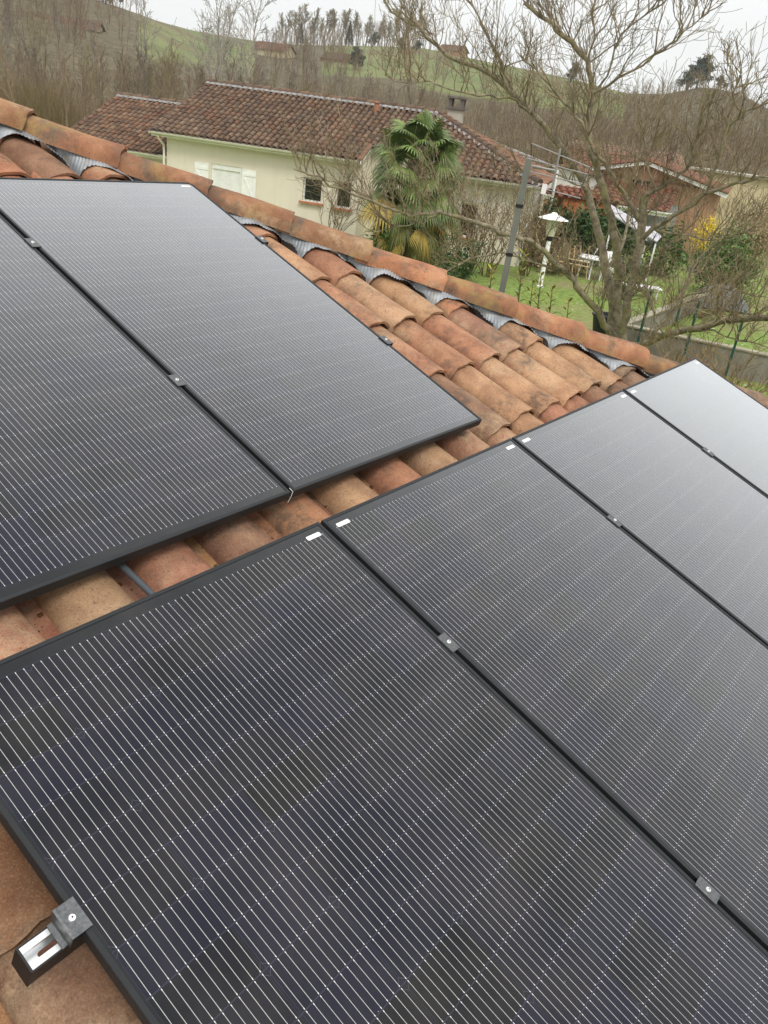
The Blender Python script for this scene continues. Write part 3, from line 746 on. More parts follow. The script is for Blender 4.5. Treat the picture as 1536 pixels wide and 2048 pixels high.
NL = np.array([18.98, 25.38, 0.0]); ND = np.array([.4, -.9165, 0]); NN = np.array([.9165, .4, 0]); NZ = 2.73; NLEN = 14.48; NH = 4.8; NP = R(21); NTP = math.tan(NP)
nh = empty('neighbouring_house', tuple(NL)); tag(nh, 'long cream bungalow with weathered brown tile roof behind the palm', 'house')
class Rel:                                       # build in world space, store relative to the thing's base
    def __init__(s, e): s.o = np.array(e.location)
def relbuild(mb, name, mat, parent, smooth=None):
    q = parent
    base = np.zeros(3)
    while q is not None: base += np.array(q.location); q = q.parent
    mb.v = [(a-base[0], b-base[1], c-base[2]) for a, b, c in mb.v]; return mb.build(name, mat, parent, smooth)
class WB(MB):
    def build(s, name, mats, parent=None, smooth=None):
        if parent is not None:
            base = np.zeros(3); q = parent
            while q is not None: base += np.array(q.location); q = q.parent
            s.v = [(a-base[0], b-base[1], c-base[2]) for a, b, c in s.v]
        return MB0.build(s, name, mats, parent, smooth)
MB0 = MB; 
def np_at(s, t, z): return NL+ND*s+NN*t+np.array([0, 0, z])
MB = WB                                           # from here on things are built in world space
def notch(s): return 1.25 if 8.05 < s < 10.6 else 0.0
rf = MB(); tiled_slope(rf, np_at(0, 0, NZ), ND, NN, NP, 0.0, NLEN, lambda s: notch(s), lambda s: min(NH, NLEN-s), .235, .36, old_clay)
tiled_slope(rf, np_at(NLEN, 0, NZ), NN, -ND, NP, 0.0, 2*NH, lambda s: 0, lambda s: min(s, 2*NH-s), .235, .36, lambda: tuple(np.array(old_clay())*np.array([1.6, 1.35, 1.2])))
# under-roof and back slope
rf.quad(np_at(0, 0, NZ-.02), np_at(8.05, 0, NZ-.02), np_at(8.05, NH, NZ+NTP*NH-.02), np_at(0, NH, NZ+NTP*NH-.02), (.12, .08, .06))
rf.quad(np_at(8.05, 1.25, NZ+1.25*NTP-.02), np_at(10.6, 1.25, NZ+1.25*NTP-.02), np_at(NLEN-NH, NH, NZ+NTP*NH-.02), np_at(8.05, NH, NZ+NTP*NH-.02), (.12, .08, .06))
rf.add([np_at(10.6, 0, NZ-.02), np_at(NLEN, 0, NZ-.02), np_at(NLEN-NH, NH, NZ+NTP*NH-.02), np_at(10.6, 1.25, NZ+1.25*NTP-.02)], [(0, 1, 2, 3)], (.12, .08, .06))
rf.add([np_at(NLEN, 0, NZ-.02), np_at(NLEN, 2*NH, NZ-.02), np_at(NLEN-NH, NH, NZ+NTP*NH-.02)], [(0, 1, 2)], (.2, .1, .06))
rf.quad(np_at(NLEN, 2*NH, NZ-.02), np_at(0, 2*NH, NZ-.02), np_at(0, NH, NZ+NTP*NH-.02), np_at(NLEN-NH, NH, NZ+NTP*NH-.02), (.2, .12, .08))
# verge tiles round the recessed eave
for s in (8.05,): rf.box(np_at(s-.02, .62, NZ+.62*NTP+.05), .16, 1.35, .07, (ND, (NN+np.array([0, 0, NTP]))/math.sqrt(1+NTP**2), (0, 0, 1)), (.22, .115, .08))
roof_o = rf.build('roof', M_TILEFAR, nh, 50)
rd = MB(); ridge_row(rd, np_at(-.1, NH, NZ+NTP*NH+.08), np_at(NLEN-NH+.2, NH, NZ+NTP*NH+.08), clays=old_clay)
ridge_row(rd, np_at(NLEN-NH, NH, NZ+NTP*NH+.08), np_at(NLEN+.05, -.05, NZ+.06), clays=old_clay); rd.build('ridge_tiles', M_TILEFAR, roof_o, 50)
mo = MB()                                         # grey mortar bedding along the ridge and hip
def mortar(A, B, off):
    A, B = np.array(A, float), np.array(B, float); k = int(np.linalg.norm(B-A)/.117); off = np.array(off)
    for i in range(k):
        p, q = A+(B-A)*i/k, A+(B-A)*(i+1)/k; w = .05+.03*math.sin(i*math.pi); lo = off*(1.0+.35*(i % 2))
        mo.quad(p, q, q+off*(1.0+.35*((i+1) % 2))-np.array([0, 0, .10]), p+lo-np.array([0, 0, .10]))
mortar(np_at(-.05, NH-.08, NZ+NTP*NH+.09), np_at(NLEN-NH, NH-.08, NZ+NTP*NH+.09), -NN*.17)
mortar(np_at(NLEN-NH, NH-.1, NZ+NTP*NH+.07), np_at(NLEN-.06, 0, NZ+.09), (-NN*.11-ND*.11))
mo.build('mortar_bed', simple('lime_mortar', (.25, .245, .24), .9, 0, .3, 5), roof_o)
vt = MB(); p = np_at(7.35, 4.1, NZ+NTP*4.1+.05); vt.lathe([(.11, -.05), (.12, .22), (.10, .23), (.10, .30), (.15, .31), (.15, .34), (.02, .36)], p, 12, tint=(1, 1, 1)); vt.build('roof_vent', simple('vent_clay', (.34, .165, .10), .9), roof_o, 40)
# walls
EV = .42; wz = NZ-.10
W1 = [(1.56+.68, 3.44, .62, 1.90), (5.86, 6.60, 1.10, 1.92), (7.12, 7.72, 1.05, 1.94)]
wm = MB(); P0 = np_at(.42, EV, 0)
wall_open(wm, P0, ND, NN, 8.0-.42, -.6, wz, [(a-.42, b-.42, c, e) for a, b, c, e in W1])
wm.quad(np_at(8.0, EV, -.6), np_at(8.0, 1.65, -.6), np_at(8.0, 1.65, wz+.4), np_at(8.0, EV, wz+.02))
wm.quad(np_at(8.0, 1.65, -.6), np_at(10.65, 1.65, -.6), np_at(10.65, 1.65, wz+.4), np_at(8.0, 1.65, wz+.4))
wm.quad(np_at(10.65, 1.65, -.6), np_at(10.65, EV, -.6), np_at(10.65, EV, wz), np_at(10.65, 1.65, wz+.4))
wall_open(wm, np_at(10.65, EV, 0), ND, NN, NLEN-.42-10.65, -.6, wz, [(11.72-10.65, 12.36-10.65, .72, 1.86)])
wm.quad(np_at(NLEN-.42, EV, -.6), np_at(NLEN-.42, 2*NH-EV, -.6), np_at(NLEN-.42, 2*NH-EV, wz), np_at(NLEN-.42, EV, wz))
wm.quad(np_at(NLEN-.42, 2*NH-EV, -.6), np_at(.42, 2*NH-EV, -.6), np_at(.42, 2*NH-EV, wz), np_at(NLEN-.42, 2*NH-EV, wz))
wm.add([np_at(.42, EV, -.6), np_at(.42, EV, wz), np_at(.42, NH, wz+NTP*(NH-EV)-.05), np_at(.42, 2*NH-EV, wz), np_at(.42, 2*NH-EV, -.6)], [(0, 1, 2, 3, 4)])
wm.build('wall', M_STUC, nh)
sf = MB(); sf.quad(np_at(0, 0, wz+.004), np_at(0, EV, wz+.004), np_at(8.0, EV, wz+.004), np_at(8.0, 0, wz+.004)); sf.quad(np_at(10.6, 0, wz+.004), np_at(10.6, EV, wz+.004), np_at(NLEN, EV, wz+.004), np_at(NLEN, 0, wz+.004)); sf.build('soffit', M_GUT, nh)
gm = MB(); gutter(gm, np_at(-.05, -.04, NZ-.02), np_at(8.0, -.04, NZ-.02), -NN); gm.box(np_at(4.0, .045, NZ-.07), 8.0, .02, .17, (ND, NN, (0, 0, 1))); gm.build('gutter', M_GUT, nh)
gm = MB(); gutter(gm, np_at(10.6, -.04, NZ-.02), np_at(NLEN+.05, -.04, NZ-.02), -NN); gm.box(np_at((10.6+NLEN)/2, .045, NZ-.07), NLEN-10.6, .02, .17, (ND, NN, (0, 0, 1))); gm.build('gutter', M_GUT, nh)
fa = MB(); fa.box(np_at(8.06, .62, NZ+.62*NTP-.06), .03, 1.34, .13, (ND, (NN+np.array([0, 0, NTP]))/math.sqrt(1+NTP**2), (0, 0, 1))); fa.build('verge_board', M_WHITE, nh)
dp = MB(); dp.tube([np_at(.30, -.02, NZ-.1), np_at(.30, .02, NZ-.22), np_at(.34, EV-.1, NZ-.42), np_at(.35, EV-.08, NZ-.6), np_at(.35, EV-.08, -.3)], .042, 8); dp.build('downpipe', M_GUT, nh, 60)
dp = MB(); dp.tube([np_at(NLEN-.25, -.02, NZ-.1), np_at(NLEN-.35, EV-.1, NZ-.35), np_at(NLEN-.36, EV-.08, -.3)], .042, 8); dp.build('downpipe', M_WHITE, nh, 60)
# roller shutter in the large opening, painted shutters beside it
ax = (ND, NN, (0, 0, 1)); a, b, c, e = W1[0]; rs = MB()
for i in range(int((e-.16-c)/.055)): rs.box(np_at((a+b)/2, EV+.09-.006*0, e-.16-.0275-.055*i), b-a-.1, .02, .050, ax)
rs.box(np_at((a+b)/2, EV+.07, e-.08), b-a, .08, .16, ax); rs.box(np_at((a+b)/2, EV+.115, (c+e)/2), b-a-.05, .01, e-c, ax)
for s in (a+.03, b-.03): rs.box(np_at(s, EV+.07, (c+e)/2-.08), .06, .05, e-c-.16, ax)
rs.build('roller_shutter', M_WHITE, nh)
for s in (1.86, 3.76):
    sh = MB(); sh.box(np_at(s, EV-.022, 1.25), .57, .03, 1.24, ax)
    for k in range(5): sh.box(np_at(s-.228+.114*k, EV-.040, 1.25), .106, .01, 1.24, ax)
    for z in (.80, 1.70): sh.box(np_at(s, EV-.054, z), .55, .022, .10, ax)
    sh.box(np_at(s, EV-.054, 1.25), .07, .02, .95, (ND*.88+np.array([0, 0, .46]), NN, np.array([0, 0, .88])-ND*.46)); sh.build('shutter', M_WHITE, nh)
M_SILL = simple('brick_sill', (.46, .19, .10), .85, 0, .2, 8)
window(nh, np_at(0, EV, 0), ND, NN, *W1[1], bars=True, sill=M_SILL, mull=False); window(nh, np_at(0, EV, 0), ND, NN, *W1[2], bars=True, sill=M_SILL, mull=False)
window(nh, np_at(0, EV, 0), ND, NN, 11.72, 12.36, .72, 1.86, sill=M_SILL, mull=False)
vb = MB(); vb.box(np_at(11.9, EV-.01, 1.98), 1.5, .03, .10, ax); vb.build('lintel', M_STUCW, nh)
# chimney on the far slope
ch = MB(); cs, ct = 10.15, 5.9; cz = NZ+NTP*(2*NH-ct)-.72
ch.box(np_at(cs, ct, cz+.45), .62, .55, 1.9, ax, taper=.93); chb = ch.build('chimney', M_CHIM, roof_o)
cc = MB(); cc.box(np_at(cs, ct, cz+1.43), .80, .72, .07, ax)
for i in (-1, 1):
    for j in (-1, 1): cc.box(np_at(cs+.24*i, ct+.2*j, cz+1.61), .14, .12, .30, ax)
cc.box(np_at(cs, ct, cz+1.80), .74, .66, .07, ax); cc.build('chimney_cap', simple('cap_soot', (.13, .115, .10), .9, 0, .3, 4), chb) if False else cc.build('chimney_cap', simple('cap_soot', (.13, .115, .10), .9, 0, .3, 4), roof_o)
# lower wing on the left
WA, WZ_, WS0, WHH = 1.0, 1.87, -4.6, 4.6
wi = MB(); tiled_slope(wi, np_at(WS0, WA, WZ_), ND, NN, NP, 0, -WS0+.1, lambda s: 0, lambda s: WHH, .235, .36, lambda: tuple(np.array(old_clay())*np.array([1.12, 1.05, 1.0])))
wi.quad(np_at(WS0, WA, WZ_-.02), np_at(.1, WA, WZ_-.02), np_at(.1, WA+WHH, WZ_+NTP*WHH-.02), np_at(WS0, WA+WHH, WZ_+NTP*WHH-.02), (.12, .08, .06))
wi.quad(np_at(.1, WA+2*WHH, WZ_-.02), np_at(WS0, WA+2*WHH, WZ_-.02), np_at(WS0, WA+WHH, WZ_+NTP*WHH-.02), np_at(.1, WA+WHH, WZ_+NTP*WHH-.02), (.12, .08, .06))
wr = wi.build('wing_roof', M_TILEFAR, nh, 50)
rd = MB(); ridge_row(rd, np_at(WS0-.1, WA+WHH, WZ_+NTP*WHH+.07), np_at(.3, WA+WHH, WZ_+NTP*WHH+.07), clays=old_clay); rd.build('ridge_tiles', M_TILEFAR, wr, 50)
mo = MB(); mortar(np_at(WS0, WA+WHH-.08, WZ_+NTP*WHH+.09), np_at(0, WA+WHH-.08, WZ_+NTP*WHH+.09), -NN*.17); mo.build('mortar_bed', bpy.data.materials['lime_mortar'], wr)
ww = MB()
ww.quad(np_at(WS0+.3, WA+.4, -1), np_at(.42, WA+.4, -1), np_at(.42, WA+.4, WZ_-.05), np_at(WS0+.3, WA+.4, WZ_-.05))
ww.add([np_at(WS0+.3, WA+.4, -1), np_at(WS0+.3, WA+.4, WZ_-.05), np_at(WS0+.3, WA+WHH, WZ_+NTP*(WHH-.4)-.05), np_at(WS0+.3, WA+2*WHH-.4, WZ_-.05), np_at(WS0+.3, WA+2*WHH-.4, -1)], [(0, 1, 2, 3, 4)])
ww.build('wing_wall', M_STUC, nh)
gm = MB(); gutter(gm, np_at(WS0-.05, WA-.04, WZ_-.02), np_at(.3, WA-.04, WZ_-.02), -NN); gm.box(np_at(WS0/2, WA+.045, WZ_-.07), -WS0, .02, .17, ax); gm.build('gutter', M_GUT, nh)

# ------------------------------------------------------------------ vegetation tools
def rot_about(v, k, a):
    k = k/(np.linalg.norm(k)+1e-9); return v*math.cos(a)+np.cross(k, v)*math.sin(a)+k*(k@v)*(1-math.cos(a))
def grow(tw, p, d, L, r, lev, up=.35, seg=5, kids=5, spread=.75, shrink=.58, tint=(1, 1, 1), n=3, curl=.35, rmin=.003):
    """one branch as a bent tapered tube, with its own side branches"""
    p = np.array(p, float); d = np.array(d, float); d /= np.linalg.norm(d); pts = [p]; ds = [d]; ax = rng.normal(size=3)
    for i in range(seg):
        d = d+rng.normal(size=3)*.13*(1+curl)+np.array([0, 0, up])*.22; d /= np.linalg.norm(d); p = p+d*L/seg; pts.append(p); ds.append(d)
    tw.tube(pts, [max(rmin, r*(1-.75*i/seg)) for i in range(seg+1)], n if lev > 0 else 3, tint, 0, False)
    if lev <= 0: return
    for k in range(kids):
        f = .25+.75*(k+rng.random())/kids; i = min(int(f*seg), seg-1); q = pts[i]+(pts[i+1]-pts[i])*(f*seg-i)
        side = np.cross(ds[i], rng.normal(size=3)); side /= np.linalg.norm(side)+1e-9
        dd = ds[i]*math.cos(spread)+side*math.sin(spread)*rng.uniform(.6, 1.2)
        grow(tw, q, dd, L*shrink*rng.uniform(.6, 1.15), max(rmin, r*.45*(1-.4*f)), lev-1, up, max(3, seg-1), max(2, kids-1), spread, shrink, tint, n, curl, rmin)
def leaf_mass(mb, c, rad, n, size, clump=9, flat=.0, tints=((.7, .7, .7), (1.3, 1.3, 1.2)), shell=.55):
    c = np.array(c, float); rad = np.array(rad, float)
    cl = []
    for i in range(clump*6):
        v = rng.normal(size=3); v /= np.linalg.norm(v); cl.append((c+v*rad*rng.uniform(shell, .95), rng.uniform(.22, .42)))
    for i in range(n):
        cc, s = cl[rng.integers(len(cl))]; p = cc+rng.normal(size=3)*rad*s*.55
        a = rng.normal(size=3); a /= np.linalg.norm(a); b = np.cross(a, rng.normal(size=3)); b /= np.linalg.norm(b); sz = size*rng.uniform(.6, 1.3)
        t = rng.random(); tint = tuple(x+(y-x)*t for x, y in zip(*tints))
        mb.add([p-a*sz, p+b*sz*.42, p+a*sz, p-b*sz*.42], [(0, 1, 2, 3)], tint)

# ------------------------------------------------------------------ the palm
pc = at_dist(812, 520, 27.0); pb = np.array([pc[0], pc[1], 0.0])
palm = empty('palm_tree', tuple(pb)); tag(palm, 'shaggy fan palm with green crown and yellow drooping lower leaves', 'palm tree')
ztop = at_dist(815, 292, 27.0)[2]
tk = MB(); kk = 14; pts = [pb+np.array([.10*math.sin(i*.5), .05*i/kk, ztop*i/kk-.3*(i == 0)]) for i in range(kk+1)]
tk.tube(pts, [.17+.02*random.random()+.05*(i > 5) for i in range(kk+1)], 12); tk.build('trunk', bark('palm_bark', (.14, .10, .07), (.30, .26, .2)), palm, 60)
fib = MB()
for i in range(900):
    z = random.uniform(ztop*.42, ztop); a = random.uniform(0, 6.28); r = random.uniform(.14, .30); p = pb+np.array([math.cos(a)*r, math.sin(a)*r, z])
    q = p+np.array([math.cos(a)*.12, math.sin(a)*.12, -random.uniform(.1, .45)]); fib.tube([p, (p+q)/2+np.array([0, 0, .05]), q], [.009, .007, .003], 3, random.choice([(.8, .8, .8), (.45, .4, .35), (1, 1, 1)]), 0, False)
fib.build('dead_skirt', M_PALMD, palm)
def fan(mb, hub, axis, upv, size, droop, nseg=30, span=R(215), tint=1.0, fold=.35):
    axis = axis/np.linalg.norm(axis); side = np.cross(axis, upv); side /= np.linalg.norm(side)+1e-9; nrm = np.cross(side, axis)
    for k in range(nseg):
        a = -span/2+span*(k+.5)/nseg; dd = axis*math.cos(a)+side*math.sin(a); L = size*(1-.25*abs(a)/(span/2))*random.uniform(.92, 1.05)
        w = L*math.tan(span/nseg/2)*1.5; perp = -axis*math.sin(a)+side*math.cos(a); tt = tint*random.uniform(.75, 1.25); prev = None
        pr = []
        for f, wf in ((.06, .25), (.30, .95), (.55, 1.0), (.78, .62), (1.0, .06)):
            dr = droop*L*(max(0, f-.42)**1.6)*1.6
            p = hub+dd*L*f+nrm*(-.22*L*f*f*abs(math.sin(a)))+np.array([0, 0, -dr])
            wv = w*wf*.55*min(1, f*2.2+.2)
            pr.append((p-perp*wv, p+nrm*wv*fold, p+perp*wv))
        for (a0, b0, c0), (a1, b1, c1) in zip(pr, pr[1:]):
            mb.add([a0, b0, c0, a1, b1, c1], [(0, 1, 4, 3), (1, 2, 5, 4)], (tt, tt, tt))
NLF = 96
M_PALM2 = leafm('palm_olive', (.12, .13, .03), (.22, .21, .05), .45)
for i in range(NLF):
    f = i/(NLF-1); az = i*2.39996+random.uniform(-.25, .25)
    el = R(74)-f**.9*R(118)+random.gauss(0, .14)+random.uniform(-.1, .1)
    zb = ztop-.02-f*2.1+random.uniform(-.06, .06); root = pb+np.array([.10*math.cos(az), .10*math.sin(az), zb])
    d0 = np.array([math.cos(az)*math.cos(el), math.sin(az)*math.cos(el), math.sin(el)]); pl = random.uniform(.60, .95)*(1.0 if f > .12 else .7)
    mat = M_PALM if f < .72 else (random.choice([M_PALMY, M_PALMY, M_PALM2]) if f < .9 else random.choice([M_PALMD, M_PALMY]))
    if .60 < f < .74 and random.random() < .5: mat = M_PALMY
    lf = MB(); mid = root+d0*pl*.55; end = root+d0*pl+np.array([0, 0, -.08*pl*(1+f)])
    lf.tube([root, mid, end], [.016, .012, .009], 4, (.8, 1.0, .6), 0, False)
    ax_ = d0+np.array([random.gauss(0, .22), random.gauss(0, .22), -.25-.35*f]); sz = random.uniform(.72, 1.0)*(1 if f < .7 else random.uniform(.6, .95))
    fan(lf, end, ax_, np.array([math.cos(az)*-.3+random.gauss(0, .45), math.sin(az)*-.3+random.gauss(0, .45), 1.0]), sz, .3+.45*f+random.uniform(0, .3), nseg=26, span=R(random.uniform(150, 215)), tint=.82+.32*random.random())
    lf.build('leaf', mat, palm)

# ------------------------------------------------------------------ the bare tree
TD = 17.0
def tp_(x, y, D=TD): return at_dist(x, y, D)
tb = tp_(1238, 690); tree0 = np.array([tb[0], tb[1], 0.0])
bt = empty('bare_tree', tuple(tree0)); tag(bt, 'large spreading leafless tree with several lichened stems behind the hip tiles', 'tree')
limbs = [  # (pixel polyline with distance, start radius, end radius)
 ([(1238, 790, 17), (1236, 690, 17), (1230, 650, 17)], .26, .22),
 ([(1230, 660, 17), (1222, 600, 17.0), (1212, 540, 17.1), (1204, 505, 17.2), (1189, 429, 17.3), (1174, 374, 17.3), (1134, 308, 17.4), (1088, 253, 17.5), (1035, 192, 17.6), (977, 146, 17.7), (896, 114, 17.8), (836, 55, 18), (790, 30, 18.1), (768, 2, 18.2)], .155, .02),
 ([(1234, 660, 16.9), (1236, 560, 16.8), (1232, 485, 16.7), (1217, 419, 16.6), (1199, 348, 16.5), (1178, 290, 16.4), (1180, 240, 16.4), (1187, 187, 16.3), (1177, 121, 16.3), (1124, 71, 16.2), (1093, 40, 16.2), (1048, 5, 16.2)], .15, .03),
 ([(1244, 665, 16.6), (1252, 620, 16.4), (1256, 590, 16.3), (1272, 540, 16.2), (1285, 470, 16.1), (1290, 392, 16)], .13, .075),
 ([(1281, 440, 16.1), (1262, 410, 16), (1245, 385, 16), (1215, 335, 15.9), (1190, 303, 15.8), (1164, 247, 15.7), (1130, 205, 15.7), (1085, 150, 15.6), (1040, 110, 15.6)], .07, .015),
 ([(1290, 394, 16), (1314, 379, 15.9), (1349, 358, 15.8), (1380, 330, 15.7), (1390, 285, 15.6), (1400, 235, 15.5), (1420, 180, 15.5)], .062, .012),
 ([(1314, 379, 15.9), (1300, 350, 15.9), (1296, 316, 15.9), (1307, 285, 15.8), (1330, 255, 15.8)], .03, .01),
 ([(1282, 478, 16.1), (1307, 458, 16), (1349, 431, 15.8), (1394, 403, 15.6), (1415, 382, 15.5), (1433, 326, 15.4), (1447, 288, 15.3), (1452, 232, 15.2), (1470, 190, 15.2), (1480, 150, 15.2)], .075, .012),
 ([(1411, 386, 15.5), (1450, 375, 15.3), (1488, 362, 15.1), (1536, 351, 14.9), (1620, 330, 14.7)], .055, .02),
 ([(1447, 288, 15.3), (1462, 250, 15.3), (1492, 222, 15.2), (1545, 203, 15)], .03, .012),
 ([(1234, 680, 16.8), (1210, 650, 16.6), (1185, 612, 16.3), (1160, 580, 16.1), (1140, 553, 15.9), (1100, 512, 15.5), (1060, 482, 15.2), (1000, 465, 14.9), (940, 440, 14.6), (880, 426, 14.3), (820, 430, 14.1), (760, 410, 13.9), (700, 385, 13.7), (640, 357, 13.5), (588, 338, 13.4)], .115, .012),
 ([(1136, 550, 15.9), (1090, 532, 15.6), (1050, 520, 15.4), (1000, 505, 15.2), (940, 515, 15), (895, 545, 14.8), (860, 560, 14.7)], .045, .010),
 ([(880, 426, 14.3), (850, 445, 14.3), (800, 452, 14.2), (760, 465, 14.2), (730, 462, 14.1)], .022, .008),
 ([(1240, 690, 17), (1270, 692, 16.8), (1300, 684, 16.5), (1330, 670, 16.2), (1400, 655, 15.6), (1450, 640, 15.2), (1500, 637, 14.8), (1545, 634, 14.5), (1640, 620, 14)], .105, .05),
 ([(1400, 656, 15.6), (1440, 668, 15.3), (1480, 680, 15.0), (1545, 700, 14.7)], .025, .010),
 ([(1330, 670, 16.2), (1310, 640, 16.1), (1306, 600, 16), (1290, 575, 16), (1262, 590, 16)], .03, .02),
 ([(1187, 187, 16.3), (1215, 150, 16.2), (1240, 71, 16.1), (1265, 50, 16), (1310, 12, 15.9), (1335, -20, 15.9)], .03, .010),
 ([(1187, 187, 16.3), (1265, 141, 16), (1326, 101, 15.8), (1366, 66, 15.6), (1418, 25, 15.5)], .035, .008),
 ([(1023, 178, 17.6), (1005, 130, 17.7), (982, 86, 17.8), (952, 25, 17.9), (925, -15, 18)], .05, .010),
 ([(1060, 225, 17.5), (1035, 202, 17.3), (977, 192, 17.1), (917, 184, 16.9), (856, 162, 16.8), (790, 165, 16.7), (770, 150, 16.7)], .045, .008),
 ([(1212, 540, 17.1), (1240, 500, 17.4), (1255, 440, 17.8), (1262, 380, 18), (1275, 320, 18.2), (1290, 270, 18.4), (1320, 200, 18.5)], .06, .012),
 ([(1300, 684, 16.5), (1320, 650, 16.6), (1350, 600, 16.8), (1375, 560, 17), (1395, 520, 17.2), (1440, 470, 17.3), (1490, 440, 17.3)], .055, .012),
 ([(1350, 600, 16.8), (1400, 585, 16.6), (1450, 575, 16.4), (1500, 590, 16.2), (1545, 600, 16)], .03, .010),
 ([(1307, 458, 16), (1360, 470, 15.9), (1420, 480, 15.7), (1480, 470, 15.5), (1545, 430, 15.3)], .03, .010),
 ([(1174, 374, 17.3), (1150, 370, 17.2), (1110, 345, 17), (1075, 335, 16.9), (1030, 345, 16.8), (990, 335, 16.7)], .03, .008),
 ([(1177, 121, 16.3), (1190, 70, 16.3), (1185, 30, 16.3), (1200, -20, 16.3)], .028, .012),
]
tm = MB(); twg = MB()
for px, r0, r1 in limbs:
    P = [tp_(*q) for q in px]
    # resample with wobble for a natural line
    Q = []
    for i in range(len(P)-1):
        for k in range(3):
            f = k/3; q = P[i]*(1-f)+P[i+1]*f
            if 0 < len(Q): q = q+rng.normal(size=3)*.016
            Q.append(q)
    r0 *= .68; Q.append(P[-1]); n = len(Q); rr = [r0+(r1-r0)*(i/(n-1))**.8 for i in range(n)]
    tm.tube(Q, rr, 8 if r0 > .05 else 6, (1, 1, 1), 0, False)
    if r0 > .15: continue
    tot = sum(np.linalg.norm(Q[i+1]-Q[i]) for i in range(n-1)); m = int(tot*8.8); start = .30 if r0 > .08 else .08
    low = px[-1][1] > 560 or px[0][1] > 620 and r0 > .1 and px[-1][1] > 300
    for k in range(m):
        f = start+(1-start)*rng.random()**.85; i = min(int(f*(n-1)), n-2); g_f = f*(n-1)-i; q = Q[i]*(1-g_f)+Q[i+1]*g_f
        d = Q[i+1]-Q[i]; d /= np.linalg.norm(d)+1e-9; side = np.cross(d, rng.normal(size=3)); side /= np.linalg.norm(side)+1e-9
        if side[2] < -.2: side[2] *= -.6
        dd = d*.5+side*.85+np.array([0, 0, .2]); L = rng.uniform(.35, .95)*(1.15 if f < .85 else .8)
        grow(twg, q, dd, L, rng.uniform(.009, .016), 2, .5, 5, 4, .62, .62, tuple([rng.uniform(.75, 1.2)]*3), 4, .5, .0038)
tm.build('trunk', M_BARK, bt, 70); twg.build('twigs', M_TWIG, bt)

# ------------------------------------------------------------------ garden in front of the neighbour
pbx = at_dist(1000, 600, 9.2); ptop = at_dist(1058, 318, 9.2)
mast = empty('aerial_mast', (pbx[0], pbx[1], 0)); tag(mast, 'grey square aerial mast with black bands in front of the cream house', 'mast')
hx = np.array([1.0, .0, 0]); m = MB(); vx = np.array([ptop[0]-pbx[0], ptop[1]-pbx[1], 0]); H = ptop[2]
b0 = np.array([pbx[0], pbx[1], 0])-vx*(pbx[2]/max(.1, H-pbx[2])); b1 = np.array([ptop[0], ptop[1], H]); ud = b1-b0; LM = np.linalg.norm(ud); ud /= LM
vd = np.array([.87, .49, 0]); sdv = np.cross(ud, vd); sdv /= np.linalg.norm(sdv); vd = np.cross(sdv, ud)
m.box(b0+ud*LM*.32, .078, .078, LM*.64, (sdv, vd, ud)); m.box(b0+ud*LM*.82, .066, .066, LM*.36, (sdv, vd, ud)); m.build('pole', M_POLE, mast)
for f in (.635, .76, .885):
    q = MB(); q.box(b0+ud*LM*f, .088 if f < .7 else .076, .088 if f < .7 else .076, .035, (sdv, vd, ud)); q.build('band', M_BLACK, mast)
an = empty('tv_aerial', tuple(b1)); tag(an, 'grey television aerial with horizontal rods at the top of the mast', 'aerial')
def rod(name, pts, r, mat): q = MB(); q.tube(pts, r, 6); return q.build(name, mat, an, 60)
def pa(x, y, D=9.2): return at_dist(x, y, D)
M_ROD = simple('aerial_rod', (.30, .30, .29), .5, .5, .1, 10)
rod('boom', [pa(1121, 297), pa(1104, 378)], .013, M_ROD)
for a, b in (((1063, 287), (1180, 335)), ((1052, 316), (1176, 349)), ((1050, 341), (1165, 368)), ((1050, 368), (1162, 397))): rod('rod', [pa(*a), pa((a[0]+b[0])/2, (a[1]+b[1])/2), pa(*b)], .0065, M_ROD)
rod('bracket', [pa(1064, 332), pa(1112, 342)], .014, M_ROD); rod('wire_end', [pa(1180, 335), pa(1150, 405)], .004, M_BLACK); rod('wire_end', [pa(1063, 287), pa(1062, 318)], .005, M_BLACK)
bx = MB(); bx.box(pa(1088, 378), .05, .03, .10, (sdv, vd, ud)); bx.build('balun_box', M_PLAST, an)

# lamp post
lp = at_dist(1083, 556, 26.5); lp[2] = 0; lt = at_dist(1104, 424, 26.5); lamp = empty('lamp_post', tuple(lp)); tag(lamp, 'white garden lamp post with wide conical hat and frosted lantern', 'lamp post')
K = 26.5/29.4; H = lt[2]; q = MB(); q.lathe([(.12, 0), (.13, .05), (.075, .08), (.072, H*.55), (.068, H-.83)], lp, 14); q.build('post', M_WHITE, lamp, 40)
q = MB(); q.lathe([(.085, H-.83), (.10, H-.80), (.10, H-.70), (.12, H-.69)], lp, 14); q.build('collar', M_BLACK, lamp, 40)
q = MB(); q.lathe([(.12, H-.69), (.15, H-.55), (.185, H-.34), (.185, H-.18), (.12, H-.16)], lp, 18); q.build('lantern', simple('frosted_lantern', (.60, .59, .44), .3, 0, .15, 6), lamp, 40)
q = MB(); q.lathe([(.40, H-.205), (.46, H-.20), (.46, H-.185), (.26, H-.11), (.09, H-.045), (.085, H-.02), (.05, H), (.001, H+.005)], lp, 26); q.build('hat', M_WHITE, lamp, 40)

